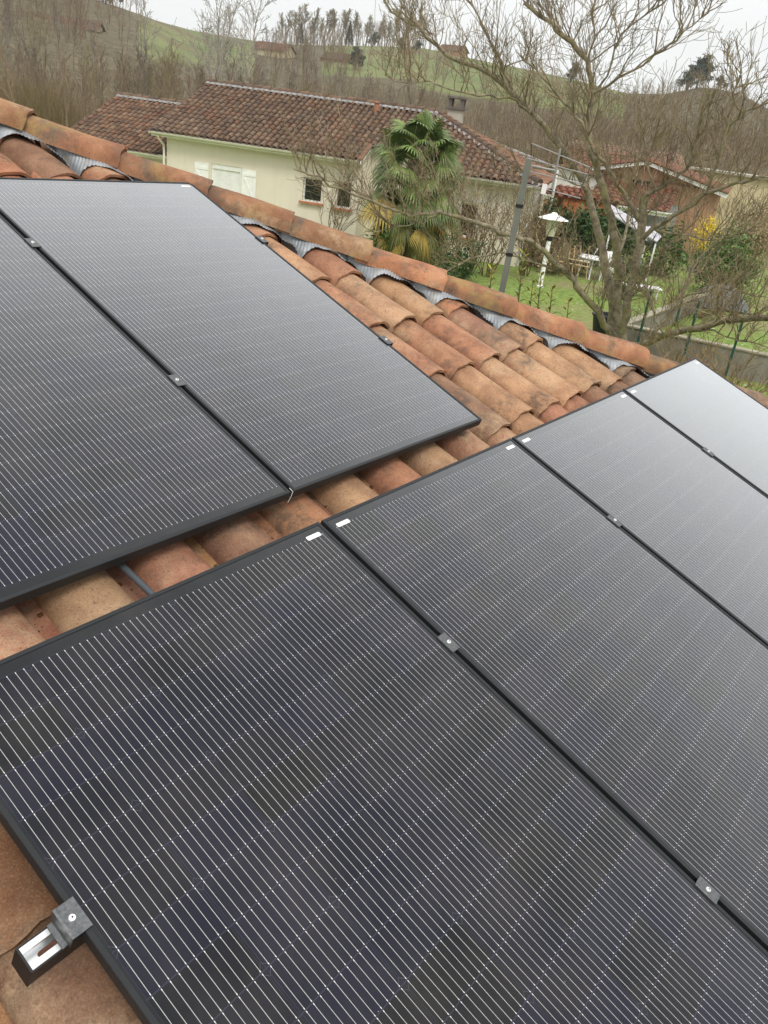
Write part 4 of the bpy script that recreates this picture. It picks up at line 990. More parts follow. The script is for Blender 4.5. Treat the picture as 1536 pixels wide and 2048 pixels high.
# hedge behind the lamp, shrubs
def shrub(name, c, rad, n, size, mat, label, cat='shrub', group=None, stems=14, tints=((.55, .55, .55), (1.35, 1.35, 1.2)), shell=.5, sm=None):
    c = np.array(c, float); e_ = empty(name, (c[0], c[1], 0)); tag(e_, label, cat, group); f = MB(); leaf_mass(f, c, rad, n, size, 9, 0, tints, shell); f.build('foliage', mat, e_)
    s = MB()
    for i in range(stems):
        v = rng.normal(size=3)*np.array(rad)*.5; s.tube([np.array([c[0]+v[0]*.3, c[1]+v[1]*.3, -.05]), c+v*.5-np.array([0, 0, rad[2]*.3]), c+v], [.03, .02, .006], 4, (1, 1, 1), 0, False)
    s.build('stems', sm or M_FBARK, e_); return e_
hg = empty('hedge', tuple(at_z(1160, 530, 0))); tag(hg, 'thick dark evergreen hedge behind the lamp post and white table', 'hedge')
f = MB()
for i, x in enumerate(range(1085, 1240, 16)):
    p = at_dist(x, 520, 34.5+1.2*math.sin(i)); leaf_mass(f, (p[0], p[1], .95), (.75, .75, 1.15), 1500, .085, 9, 0, ((.45, .45, .45), (1.5, 1.5, 1.3)))
f.build('foliage', M_LEAF, hg); s = MB()
for x in range(1085, 1240, 10):
    p = at_dist(x, 525, 34.5); s.tube([(p[0], p[1], -.1), (p[0]+.1, p[1], 1.2)], [.04, .02], 4)
s.build('stems', M_FBARK, hg)
p = at_dist(905, 560, 25.6); shrub('evergreen_bush', (p[0], p[1], .55), (.75, .75, .8), 2200, .055, M_LEAF, 'rounded dark green bush at the foot of the palm beside the wall')
p = at_dist(775, 500, 26.6); shrub('grassy_clump', (p[0], p[1], .65), (.55, .55, .75), 1800, .10, leafm('bright_leaf', (.05, .12, .015), (.11, .2, .03)), 'bright green clump under the left side of the palm', stems=6)
p = at_dist(1462, 505, 31.5); shrub('evergreen_bush', (p[0], p[1], .95), (1.0, 1.0, 1.3), 5200, .075, M_LEAF, 'dense green bush at the right edge beside the grey tarp heap', tints=((.9, .9, .8), (2.6, 2.3, 1.8)))
p = at_dist(1420, 448, 38); shrub('flowering_bush', (p[0], p[1], 1.25), (.55, .55, 1.0), 2000, .05, M_YEL, 'yellow flowering bush below the corner of the orange house')
p = at_dist(1412, 470, 37); shrub('evergreen_bush', (p[0], p[1], .45), (.7, .7, .5), 900, .06, M_LEAF, 'low green bush under the yellow flowering one')
p = at_dist(1262, 530, 27); shrub('evergreen_bush', (p[0], p[1], .55), (.5, .5, .75), 1200, .06, M_LEAF, 'small green bush between the stems of the bare tree')
p = at_dist(1325, 500, 34); shrub('evergreen_bush', (p[0], p[1], .9), (.9, .9, 1.0), 2200, .07, M_LEAF, 'green bush below the dark tilted canopy panel', tints=((.6, .6, .5), (1.6, 1.6, 1.2)))
p = at_dist(1520, 425, 44); shrub('brown_hedge', (p[0], p[1], 1.2), (2.2, 1.2, 1.3), 5000, .07, M_DRY, 'dry brown hedge below the yellow building at the right edge', 'hedge')
p = at_dist(1080, 500, 31); shrub('brown_bush', (p[0], p[1], .8), (.8, .8, 1.0), 2600, .06, M_DRY, 'dry brown bush between house corner and lamp post')
p = at_dist(1130, 512, 30.5); shrub('brown_bush', (p[0], p[1], .45), (1.4, .7, .6), 2600, .06, M_DRY, 'low brown perennials at the foot of the dark hedge')
# bare climbers on the wall
def climber(px, py, D, h, sp, n, label, tint=(1, 1, 1), group=None, lev=2, r=.022):
    c = at_dist(px, py, D); e_ = empty('bare_shrub', (c[0], c[1], 0)); tag(e_, label, 'shrub', group); t = MB()
    for i in range(n):
        a = rng.uniform(0, 6.28); d = np.array([math.cos(a)*sp, math.sin(a)*sp, 1.0]); grow(t, (c[0]+.12*math.cos(a), c[1]+.12*math.sin(a), -.05), d, h*rng.uniform(.7, 1.1), r, lev, .25, 7, 5, .6, .5, tint, 4, .6, .005)
    t.build('stems', M_TWIG, e_); return e_
climber(665, 450, 29.8, 2.3, .35, 12, 'bare thin-stemmed shrub between the two small barred windows', (.75, .7, .65))
climber(950, 470, 27.2, 2.5, .28, 16, 'bare climber on the wall beside the right hand window', (.7, .62, .55))
climber(985, 480, 27.0, 2.4, .25, 12, 'bare brown climber on the cream wall left of the mast', (.7, .6, .52))
climber(1062, 480, 28.4, 2.2, .18, 10, 'dark bare climber at the house corner behind the mast', (.6, .52, .46))
climber(1480, 560, 26, 1.3, .9, 15, 'tangled bare bush on the lawn at the right edge', (.8, .72, .62))
climber(1400, 580, 26, 1.1, .9, 11, 'tangled bare bush beyond the garden wall corner', (.85, .76, .62))
climber(1340, 560, 24.5, 1.2, .8, 10, 'bare bush right of the white lounger', (.85, .78, .65))
# tangled dry plants between the hip and the garden wall
p = at_dist(1430, 740, 14.5)
for i, (x, y, D, lab) in enumerate([(1380, 735, 15, 'dry tangled plant behind the hip at the palest panel corner'), (1430, 755, 14, 'dry tangled plant in front of the dark garden wall'), (1490, 780, 13.2, 'dry tangled plant near the right edge above the hip'), (1530, 800, 12.6, 'dry tangled plant cut by the right edge above the hip')]):
    climber(x, y, D, 1.5, .8, 14, lab, (.95, .85, .7), None, 2, .012)
p = at_dist(1520, 815, 12.3); shrub('evergreen_bush', (p[0], p[1], .75), (.8, .8, .6), 900, .06, M_LEAF, 'green leafy bush over the hip end at the right edge', tints=((.8, .9, .7), (2.2, 2.2, 1.6)))
p = at_dist(1398, 725, 15.2); shrub('reddish_plant', (p[0], p[1], .75), (.35, .35, .3), 220, .05, simple('red_leaf', (.26, .07, .05), .7), 'small dark red plant behind the hip beside the garden wall')

# laurel shoots just behind the hip
M_SHST = simple('shoot_stem', (.14, .12, .05), .7)
for x, ytop, D, lab in [(985, 530, 9.2, 'short laurel shoot left of the aerial mast'), (1048, 498, 8.8, 'tallest laurel shoot, right of the mast, with a yellow tip'), (1083, 545, 8.7, 'laurel shoot in front of the lamp post'), (1105, 572, 8.6, 'low laurel shoot right of the lamp post'), (1138, 598, 8.5, 'laurel shoot beside the left limb of the bare tree'), (1066, 560, 8.4, 'laurel shoot leaning between mast and lamp post')]:
    t_ = at_dist(x, ytop, D); b_ = at_dist(x-18, ytop+170, D); e_ = empty('laurel_shoot', (b_[0], b_[1], 0)); tag(e_, lab, 'plant', 'laurel shoots behind the hip tiles')
    s = MB(); f = MB(); base = np.array([b_[0], b_[1], 0]); P = [base, np.array([*b_[:2], b_[2]*.9]), (np.array(b_)+t_)/2, np.array(t_)]
    s.tube(P, [.02, .014, .010, .004], 6); s.build('stem', M_SHST, e_)
    def leaf(q, d, L, w, tint):
        d = d/np.linalg.norm(d); sd_ = np.cross(d, (0, 0, 1.0)); sd_ /= np.linalg.norm(sd_)+1e-9; nn_ = np.cross(sd_, d); vs = []
        for ff, wf in ((0, .08), (.3, .85), (.6, 1), (.85, .6), (1, .02)): 
            c = q+d*L*ff-nn_*L*.18*ff*ff; vs += [c-sd_*w*wf, c+nn_*-.006, c+sd_*w*wf]
        f.add(vs, [(3*i+j, 3*i+j+1, 3*i+j+4, 3*i+j+3) for i in range(4) for j in (0, 1)], tint)
    n = 34
    for i in range(n):
        ff = .15+.85*i/n; q = P[1]*(1-ff)+P[3]*ff; a = i*2.4; el = .5+.7*ff
        if i % 3 == 0: q = q+np.array([math.cos(a), math.sin(a), 0])*.03
        leaf(q, np.array([math.cos(a), math.sin(a), el]), random.uniform(.06, .10), .015, tuple(x*random.uniform(.7, 1.2) for x in ((1, 1, 1) if ff < .8 else (1.5, 1.4, .9))))
    f.build('leaves', M_LAUREL, e_)

# garden wall with fence posts
gw = empty('garden_wall', tuple(at_z(1330, 676, 0))); tag(gw, 'low mossy concrete garden wall turning a corner below the bare tree', 'wall')
g0, g1, g2 = at_z(1640, 731, .62), at_z(1245, 648, .62), at_z(1420, 580, .5)
m = MB()
def wseg(a, b, h, t=.16):
    d = b-a; L = np.linalg.norm(d); d /= L; nr = np.array([-d[1], d[0], 0]); c = (a+b)/2
    m.box((c[0], c[1], h/2-.15), L, t, h+.3, (d, nr, (0, 0, 1)))
wseg(g0, g1, .60); wseg(g1+np.array([.1, .1, 0]), g2, .48); m.build('wall_block', M_CONC, gw)
cp_ = MB()
for a, b, h_ in ((g0, g1, .60), (g1+np.array([.1, .1, 0]), g2, .48)):
    d = b-a; L = np.linalg.norm(d); d /= L; nr = np.array([-d[1], d[0], 0]); c = (a+b)/2; cp_.box((c[0], c[1], h_+.018), L, .22, .035, (d, nr, (0, 0, 1)))
cp_.build('coping', simple('pale_coping', (.30, .275, .20), .9, 0, .3, 3), gw)
for x, y, lab in [(1385, 700, 'green fence post in front of the lawn, beside the low limb'), (1475, 722, 'green fence post nearest the right edge'), (1290, 680, 'green fence post beside the bare tree base'), (1372, 610, 'green fence post at the far end of the garden wall')]:
    b_ = at_z(x, y, .62); q = MB(); q.box((b_[0], b_[1]+.14, .8), .045, .045, 1.6); q.box((b_[0], b_[1]+.14, 1.61), .055, .055, .03); o = q.build('fence_post', M_GREENP, None); tag(o, lab, 'fence post', 'green fence posts')

# white garden table, chairs, lounger, trellis, spool of netting
def put(x, y, z=0): return np.array(at_z(x, y, z))
tpos = put(1178, 556); tb_ = empty('garden_table', (tpos[0], tpos[1], 0)); tag(tb_, 'round white plastic garden table on the lawn edge', 'table')
q = MB(); q.lathe([(.0, .72), (.52, .72), (.55, .71), (.55, .68), (.50, .66), (.0, .66)], (*tpos[:2], 0), 24); q.build('tabletop', M_PLAST, tb_, 40)
for a in (.4, 1.97, 3.54, 5.1):
    q = MB(); q.tube([(tpos[0]+.30*math.cos(a), tpos[1]+.30*math.sin(a), .67), (tpos[0]+.44*math.cos(a), tpos[1]+.44*math.sin(a), 0)], [.035, .022], 6); q.build('leg', M_PLAST, tb_)
def chair(x, y, yaw, lab, tip=False):
    c = put(x, y); e_ = empty('plastic_chair', (c[0], c[1], 0)); tag(e_, lab, 'chair', 'white plastic garden chairs'); A = (np.array([math.cos(yaw), math.sin(yaw), 0]), np.array([-math.sin(yaw), math.cos(yaw), 0]), np.array([0, 0, 1.0]))
    L = lambda x_, y_, z_: np.array([c[0], c[1], 0])+A[0]*x_+A[1]*y_+A[2]*z_
    q = MB(); q.box(L(0, 0, .42), .46, .46, .035, A); q.build('seat', M_PLAST, e_)
    q = MB(); B = (A[0], A[1]*.97+A[2]*.25, A[2]*.97-A[1]*.25)
    for k in range(5): q.box(L(-.18+.09*k, -.29, .66), .07, .02, .48, (B[0], B[1], B[2]))
    q.box(L(0, -.37, .90), .50, .03, .08, B); q.build('backrest', M_PLAST, e_)
    for sx in (-1, 1):
        q = MB(); q.box(L(.25*sx, .0, .63), .05, .5, .03, A); q.box(L(.25*sx, .22, .52), .04, .04, .22, A); q.build('armrest', M_PLAST, e_)
        for sy in (-1, 1): q = MB(); q.tube([L(.20*sx, .20*sy, .42), L(.25*sx, .26*sy, 0)], [.028, .02], 5); q.build('leg', M_PLAST, e_)
chair(1163, 546, .4, 'white plastic chair behind the wooden trellis'); chair(1207, 560, 2.3, 'white plastic chair between table and bare tree stems')
lc = put(1262, 590); lo = empty('sun_lounger', (lc[0], lc[1], 0)); tag(lo, 'white plastic sun lounger behind the bare tree stems', 'lounger')
A = (np.array([.55, -.83, 0]), np.array([.83, .55, 0]), np.array([0, 0, 1.0])); L_ = lambda x, y, z: np.array([lc[0], lc[1], 0])+A[0]*x+A[1]*y+A[2]*z
q = MB()
for k in range(9): q.box(L_(-.3+.14*k, 0, .32), .12, .60, .03, A)
q.build('bed', M_PLAST, lo); q = MB(); bd = (A[0]*.75-A[2]*.66, A[1], A[2]*.75+A[0]*.66)
for k in range(5): q.box(L_(-.44, 0, .36)-bd[0]*(.12*k), .10, .60, .03, bd)
q.build('backrest', M_PLAST, lo)
for sx, sy in ((-.3, -.25), (-.3, .25), (.75, -.25), (.75, .25)): q = MB(); q.tube([L_(sx, sy, .31), L_(sx, sy, 0)], .025, 6); q.build('leg', M_PLAST, lo)
tr = empty('wooden_trellis', tuple(put(1150, 548))); tag(tr, 'raw wooden frame of stakes and rails beside the white table', 'trellis')
for xx, yt, yb in ((1122, 492, 522), (1142, 486, 528), (1150, 492, 545), (1162, 492, 552), (1178, 494, 560)): q = MB(); a, b = at_dist(xx, yt, 28.6), at_dist(xx-6, yb, 28.6); q.tube([a, b], .018, 5); q.build('stake', M_WOOD, tr)
for (xa, ya), (xb, yb) in (((1113, 512), (1178, 526)), ((1115, 522), (1180, 535))): q = MB(); q.tube([at_dist(xa, ya, 28.6), at_dist(xb, yb, 28.6)], .025, 5); q.build('rail', M_WOOD, tr)
# dark container by the tree base, white stones
c = put(1213, 650); e_ = tag(MB().build('dummy', M_BLACK), 'x') if False else None
q = MB(); c = at_dist(1212, 640, 18.6); q.lathe([(.22, 0), (.30, .42), (.33, .43), (.33, .47), (.29, .47), (.27, .40), (.0, .38)], (c[0], c[1], c[2]-.35), 16); tag(q.build('plant_tub', M_BLACK, None, 40), 'black plastic tub beside the base of the bare tree', 'tub')
# tarp heap and slate border at the right
c = at_dist(1455, 548, 28.5); q = MB(); vs = []
for i in range(9):
    for j in range(7):
        x, y = -1.0+2.0*i/8, -.6+1.2*j/6; h_ = .75*max(0, 1-abs(x)**2.2*.9)*max(0, 1-abs(y/.62)**3)+.03*math.sin(i*2.1+j*1.3); vs.append((c[0]+x*.6+y*.7, c[1]-x*.75+y*.6, max(0, h_)))
q.add(vs, [(i*7+j, i*7+j+1, (i+1)*7+j+1, (i+1)*7+j) for i in range(8) for j in range(6)]); tag(q.build('tarp_heap', M_TARP, None, 50), 'dark grey tarpaulin heap on the lawn near the right edge', 'tarpaulin')
a, b = put(1368, 502), put(1436, 512); d = b-a; L = np.linalg.norm(d); d /= L; nr = np.array([-d[1], d[0], 0]); q = MB(); q.box((*((a+b)/2)[:2], .12), L, .25, .36, (d, nr, (0, 0, 1))); tag(q.build('terrace_edge', M_GREY, None), 'pale grey low terrace wall below the yellow flowering bush', 'wall')
# canopy panels behind the tree
cn = empty('garden_canopy', tuple(at_z(1262, 500, 0))); tag(cn, 'tilted pale translucent canopy sheets on thin posts behind the bare tree', 'canopy')
def slab(name, pts, mat, t=.04):
    P = [np.array(p, float) for p in pts]; q = MB(); n_ = np.cross(P[1]-P[0], P[3]-P[0]); n_ /= np.linalg.norm(n_); n_ *= 1 if n_[2] > 0 else -1
    vs = P+[p-n_*t for p in P]; q.add(vs, [(0, 1, 2, 3), (7, 6, 5, 4), (0, 4, 5, 1), (1, 5, 6, 2), (2, 6, 7, 3), (3, 7, 4, 0)]); return q.build(name, mat, cn)
slab('sheet', [at_dist(1224, 428, 31.2), at_dist(1278, 462, 30.6), at_dist(1300, 456, 31.6), at_dist(1222, 409, 32.4)], M_POLY)
slab('sheet', [at_dist(1279, 459, 30.5), at_dist(1288, 478, 30.0), at_dist(1312, 470, 31.0), at_dist(1300, 452, 31.5)], M_POLY)
slab('sheet', [at_dist(1294, 471, 29.8), at_dist(1314, 483, 29.5), at_dist(1324, 472, 30.4), at_dist(1307, 460, 30.7)], M_POLY)
slab('dark_sheet', [at_dist(1286, 480, 30.2), at_dist(1313, 486, 29.8), at_dist(1309, 492, 30.0), at_dist(1284, 487, 30.4)], M_PVDARK)
for x, y, D in ((1228, 430, 31.3), (1280, 470, 30.5), (1312, 484, 29.7), (1298, 458, 31.4)): a = at_dist(x, y, D); q = MB(); q.tube([(a[0], a[1], 0), a-np.array([0, 0, .05])], .03, 6); q.build('post', M_WHITE, cn)

# ------------------------------------------------------------------ houses to the right
def gable_house(name, label, cx, D, azr, w, l, eave, ridge, matw, tint, over=.45, group=None, wins=(), fascia=True, z0=0.0, roofmat=None, tiles=True, chim=None):
    """gable end towards the camera; azr = azimuth of the ridge away from the viewer"""
    c = np.array([CAM_C[0]+D*math.sin(cx), CAM_C[1]+D*math.cos(cx), z0]); e_ = empty(name, tuple(c)); tag(e_, label, 'house', group)
    n = np.array([math.sin(azr), math.cos(azr), 0]); d = np.array([n[1], -n[0], 0]); P = lambda s, t, z: c+d*s+n*t+np.array([0, 0, z])
    q = MB(); wall_open(q, P(-w/2, 0, 0), d, n, w, -1.5, eave, [(o[0]+w/2, o[1]+w/2, o[2], o[3]) for o in wins])
    q.add([P(-w/2, 0, eave), P(w/2, 0, eave), P(0, 0, ridge)], [(0, 1, 2)]); q.add([P(w/2, l, eave), P(-w/2, l, eave), P(0, l, ridge)], [(0, 1, 2)])
    for s in (-w/2, w/2): q.quad(P(s, 0, -1.5), P(s, l, -1.5), P(s, l, eave), P(s, 0, eave))
    q.quad(P(-w/2, l, -1.5), P(w/2, l, -1.5), P(w/2, l, eave), P(-w/2, l, eave)); q.build('wall', matw, e_)
    pit = math.atan2(ridge-eave, w/2); ov = over; q = MB(); tf = lambda: tuple(x*random.uniform(.8, 1.15) for x in tint)
    for s in (-1, 1):
        O = P(s*(w/2+ov), -ov, eave-ov*math.tan(pit)+.05)
        if tiles: tiled_slope(q, O, n, -d*s, pit, 0, l+2*ov, lambda s_: 0, lambda s_: w/2+ov, .30, .40, tf, .4)
        q.quad(O, P(s*(w/2+ov), l+ov, eave-ov*math.tan(pit)+.05), P(0, l+ov, ridge+.05), P(0, -ov, ridge+.05), tf())
    ro = q.build('roof', roofmat or M_TILEFAR, e_, 50)
    if fascia:
        q = MB()
        for s in (-1, 1):
            up = -d*s*math.cos(pit)+np.array([0, 0, math.sin(pit)]); L = (w/2+ov)/math.cos(pit); q.box(P(s*(w/2+ov)/2, -ov, (ridge+eave-ov*math.tan(pit))/2-.05), .04, L, .16, (n, up, np.cross(n, up)))
        q.build('verge_board', M_WHITE, e_)
    for o in wins: window(e_, P(0, 0, 0), d, n, *o, depth=.1, mull=True)
    if chim: q = MB(); q.box(P(chim[0], chim[1], ridge+.2), .6, .6, 1.1, (d, n, (0, 0, 1))); q.build('chimney', M_CHIM, ro)
    return e_, P, d, n
ORG = (.215, .10, .065)
def az_of(x, y): r = ray(x, y); return math.atan2(r[0], r[1])
D = 45.0; azc = az_of(1292, 340); ez = at_dist(1292, 362, D)[2]; rz = at_dist(1285, 322, D)[2]
oh, P, d_, n_ = gable_house('orange_house', 'orange rendered house with white verge boards and bright orange tile roof', azc, D, azc+.10, 7.2, 9, ez, rz, M_STUCO, ORG, wins=((-.6, .5, ez-.5, ez+.1),))
q = MB(); tiled_slope(q, P(-4.2, -3.0, ez-1.15), d_, n_, R(17), 0, 6.2, lambda s: 0, lambda s: 3.0, .30, .40, lambda: tuple(x*random.uniform(.8, 1.2) for x in (.235, .105, .068)), .4); pr_ = q.build('porch_roof', M_TILEFAR, oh, 50)
q = MB(); gutter(q, P(-4.2, -3.05, ez-1.15), P(2.0, -3.05, ez-1.15), -n_); q.box(P(-1.1, -2.97, ez-1.22), 6.2, .04, .2, (d_, n_, (0, 0, 1))); q.build('gutter', M_WHITE, oh)
for s in (-4.0, -1.0, 1.8): q = MB(); q.box(P(s, -2.8, (ez-1.2)/2), .22, .22, ez-1.2, (d_, n_, (0, 0, 1))); q.build('porch_post', M_STUCO, oh)
q = MB(); q.quad(P(-4.1, -.3, -.5), P(2, -.3, -.5), P(2, -.3, ez-.9), P(-4.1, -.3, ez-.9)); q.build('porch_wall', M_GREY, oh)
D = 50; azc = az_of(1142, 320); gable_house('tiled_outbuilding', 'house with orange tile roof seen behind the aerial rods', azc, D, azc+R(84), 5, 3.6, at_dist(1150, 340, D)[2], at_dist(1150, 298, D)[2], M_STUCW, (.20, .11, .075), fascia=False)
D = 60; azc = az_of(1150, 300); gable_house('distant_house', 'house with faded beige tile roof behind the orange house', azc, D, azc+R(84), 6, 6.5, at_dist(1150, 318, D)[2], at_dist(1150, 284, D)[2], M_STUCY, (.26, .185, .135), fascia=False)
D = 43; azc = az_of(1128, 362); gable_house('white_house', 'small white rendered annex below the corrugated canopy', azc, D, azc+.2, 2.6, 5, at_dist(1128, 345, D)[2], at_dist(1128, 336, D)[2], M_STUCW, (.24, .13, .085), over=.15, fascia=False, wins=((-.35, .35, .7, 1.9),))
D = 36; azc = az_of(1118, 392); gable_house('garden_shed', 'orange wooden garden shed beside the cream house corner', azc, D, azc+R(75), 1.8, 2.2, at_dist(1118, 390, D)[2], at_dist(1118, 376, D)[2], M_SHED, (.24, .10, .06), over=.15, fascia=False)
# corrugated canopy carrying dark panels
cv = empty('corrugated_canopy', tuple(at_z(1060, 470, 0))); tag(cv, 'white corrugated canopy with a dark panel strip beyond the hipped roof', 'canopy')
A0, A1 = at_dist(985, 285, 41), at_dist(1128, 342, 34.5); bk = np.array([.55, .84, 0])*2.6+np.array([0, 0, .28]); q = MB(); N_ = 60; vs = []
for i in range(N_+1):
    p = A0+(A1-A0)*i/N_; w_ = .035*math.sin(i*math.pi*.9); vs += [p+np.array([0, 0, w_]), p+bk+np.array([0, 0, w_])]
q.add(vs, [(2*i, 2*i+2, 2*i+3, 2*i+1) for i in range(N_)]); q.build('sheet', M_PLAST, cv)
q = MB(); u0 = np.array([0, 0, .05]); q.quad(A0+bk*.3+u0, A1+bk*.3+u0, A1+bk*.75+u0, A0+bk*.75+u0); q.build('dark_panels', M_PVDARK, cv)
for f in (.05, .5, .95):
    for g2_ in (.05, .95): p = A0+(A1-A0)*f+bk*g2_; q = MB(); q.tube([(p[0], p[1], 0), p-np.array([0, 0, .05])], .05, 6); q.build('post', M_WHITE, cv)
# yellow building at the right
D = 56; azc = az_of(1480, 385); zt_ = at_dist(1480, 352, D)[2]; c = np.array([CAM_C[0]+D*math.sin(azc), CAM_C[1]+D*math.cos(azc), 0]); n = np.array([math.sin(azc+.06), math.cos(azc+.06), 0]); d = np.array([n[1], -n[0], 0])
yb_ = empty('yellow_building', tuple(c)); tag(yb_, 'long pale yellow building with flat roof line at the right edge', 'building'); P = lambda s, t, z: c+d*s+n*t+np.array([0, 0, z])
q = MB(); wall_open(q, P(-3.2, 0, 0), d, n, 12, -1, zt_, [(5.3, 7.6, .9, 1.6)]); q.quad(P(-3.2, 0, -1), P(-3.2, 8, -1), P(-3.2, 8, zt_), P(-3.2, 0, zt_)); q.build('wall', M_STUCY, yb_)
q = MB(); q.box(P(2.8, 4, zt_+.06), 12.4, 8.6, .12, (d, n, (0, 0, 1))); q.build('roof', simple('pale_roof', (.36, .33, .26), .9), yb_); window(yb_, P(-3.2, 0, 0), d, n, 5.3, 7.6, .9, 1.6, glass=simple('pale_blind', (.75, .77, .78), .4))
q = MB()
for i in range(16): q.box(P(-3.0+.75*i, -.02, zt_/2), .05, .04, zt_, (d, n, (0, 0, 1)))
q.build('panel_joints', M_STUCY, yb_)
# houses on the hillside
def hill_house(x, y, D, azoff, w, l, eave, ridge, matw, tint, label, wins, name='hillside_house', chim=None):
    az = az_of(x, y); p = at_dist(x, y, D); gable_house(name, label, az, D, az+azoff, w, l, eave, ridge, matw, tint, .5, None, wins, False, p[2], chim=chim)
hill_house(577, 130, 300, R(-62), 8, 11, 3.6, 5.8, M_STUCY, (.24, .13, .09), 'ochre house on the hillside left of the green field', ((-2.4, -1.4, 1, 2.4), (.8, 1.8, 1, 2.4)), chim=(0, 4))
hill_house(697, 152, 290, R(-55), 7, 9, 4.2, 6.0, M_STUCO, (.19, .13, .10), 'two storey hillside house with pinkish walls below the field', ((-2, -1, 2.8, 3.8), (.8, 1.8, 2.8, 3.8), (-2, 1.8, .4, 1.9)))
hill_house(752, 166, 285, R(-70), 5, 9, 2.2, 3.4, M_GREY, (.22, .15, .12), 'low grey hillside annex beside the pinkish house', ((-1.5, 1.5, .4, 1.7),))
hill_house(925, 122, 370, R(-60), 7, 10, 3.2, 5.2, M_STUCO, (.22, .13, .095), 'small brick coloured house on the far ridge behind bare branches', ((-1, 1, 1, 2.2),))
hill_house(200, 97, 215, R(-75), 7, 16, 3.2, 5, M_STUCY, (.2, .145, .11), 'long cream house half hidden by the brown wood', ((-2, 2, 1, 2.2),))

# ------------------------------------------------------------------ trees of the woods
def bare_tree_mesh(seed, H, spread, kids, pale=False, up=.35, r=.16, lev=3, bottom=.25, rm=.018):
    global rng
    old = rng; rng = np.random.default_rng(seed); t = MB0(); k = 9
    pts = [np.array([0, 0, -.5])]; d = np.array([0, 0, 1.0])
    for i in range(k): d = d+rng.normal(size=3)*np.array([.06, .06, 0]); d /= np.linalg.norm(d); pts.append(pts[-1]+d*(H+.5)/k)
    t.tube(pts, [r*(1-.9*i/k)+.015 for i in range(k+1)], 6, (1, 1, 1), 0, False)
    for q in range(kids):
        f = bottom+(1-bottom)*(q+rng.random())/kids; i = min(int(f*k), k-1); p = pts[i]+(pts[i+1]-pts[i])*(f*k-i); a = rng.uniform(0, 6.28)
        dd = np.array([math.cos(a)*spread, math.sin(a)*spread, .75+.5*f]); L = H*.42*(1.08-f*.75)*rng.uniform(.7, 1.1)
        grow(t, p, dd, L, r*.42*(1-f*.6), lev-1, up, 5, 5, .6, .55, tuple([rng.uniform(.8, 1.15)]*3), 4, .4, rm)
    rng = old; return t
fm = []
for i, (H, sp, kd, pale) in enumerate([(11, .7, 15, 0), (13, .55, 17, 0), (9, .9, 14, 0), (12, .42, 18, 0), (8, 1.0, 13, 0), (13, .35, 17, 1), (10, .6, 15, 1)]):
    t = bare_tree_mesh(50+i, H, sp, kd, bool(pale)); fm.append(t.mesh('wood_tree', M_PALEB if pale else M_FBARK))
fm2 = []
for i, cols in enumerate([((.155, .115, .08), (.26, .20, .14)), ((.17, .14, .075), (.275, .225, .115)), ((.155, .13, .10), (.26, .22, .17))]):
    mm = bark('wood_bark_%d' % i, *cols, (.2, .18, .08), .3)
    for k in (0, 2, 3):
        me = fm[k].copy(); me.materials.clear(); me.materials.append(mm); fm2.append(me)
def tree_at(me, x, y, s, label, group, name='bare_tree', zrot=None, sz=1.0):
    o = bpy.data.objects.new(name, me); COL.objects.link(o); o.location = (x, y, terrain(x, y)); o.scale = (s, s, s*sz); o.rotation_euler = (0, 0, random.uniform(0, 6.28) if zrot is None else zrot)
    tag(o, label, 'tree', group); return o
def polar(az, D): return CAM_C[0]+D*math.sin(az), CAM_C[1]+D*math.cos(az)
fr = []
for i, (H, sp, kd) in enumerate([(11, .6, 15), (12, .5, 16), (10, .8, 14), (12, .42, 15)]):
    t = bare_tree_mesh(150+i, H, sp, kd, r=.2, bottom=.35, rm=.05); fr.append(t.mesh('ridge_tree', fm2[3].materials[0]))
# wood at the left, rows from near to far
cnt = 0
for i in range(105):
    az = R(random.uniform(24, 47)); f = random.random(); Dm = 62+f*(120 if az < R(35) else 58)
    x, y = polar(az, Dm); me = random.choice(fm2+fm2+fm[:5]); tree_at(me, x, y, random.uniform(.42, .62)*(.8+Dm/420), 'leafless tree in the brown wood behind the left end of the house', 'leafless trees of the brown wood'); cnt += 1
for i in range(68):
    az = R(random.uniform(46, 90)); Dm = random.uniform(88, 190)
    x, y = polar(az, Dm); me = random.choice(fm2+fm[:5]); tree_at(me, x, y, random.uniform(.42, .68), 'leafless tree in the belt between the house roofs and the hill', 'leafless trees below the hill')
for i, (x, D, s, k) in enumerate([(478, 92, 1.05, 5), (437, 110, 1.05, 5), (468, 130, .95, 6), (395, 118, 1.2, 5), (415, 128, 1.15, 6), (300, 135, 1.15, 6), (505, 120, .85, 6)]):
    az = az_of(x, 150); xx, yy = polar(az, D); labs = ['pale birch with forked white trunk rising above the ridge tiles', 'pale birch left of the forked one', 'slim pale tree behind the forked birch', 'tall pale poplar against the sky, leftmost of its pair', 'tall pale poplar against the sky, right one of its pair', 'broad tall bare tree standing before the green hilltop', 'slender pale tree right of the forked birch']
    tree_at(fm[k], xx, yy, s, labs[i], None)
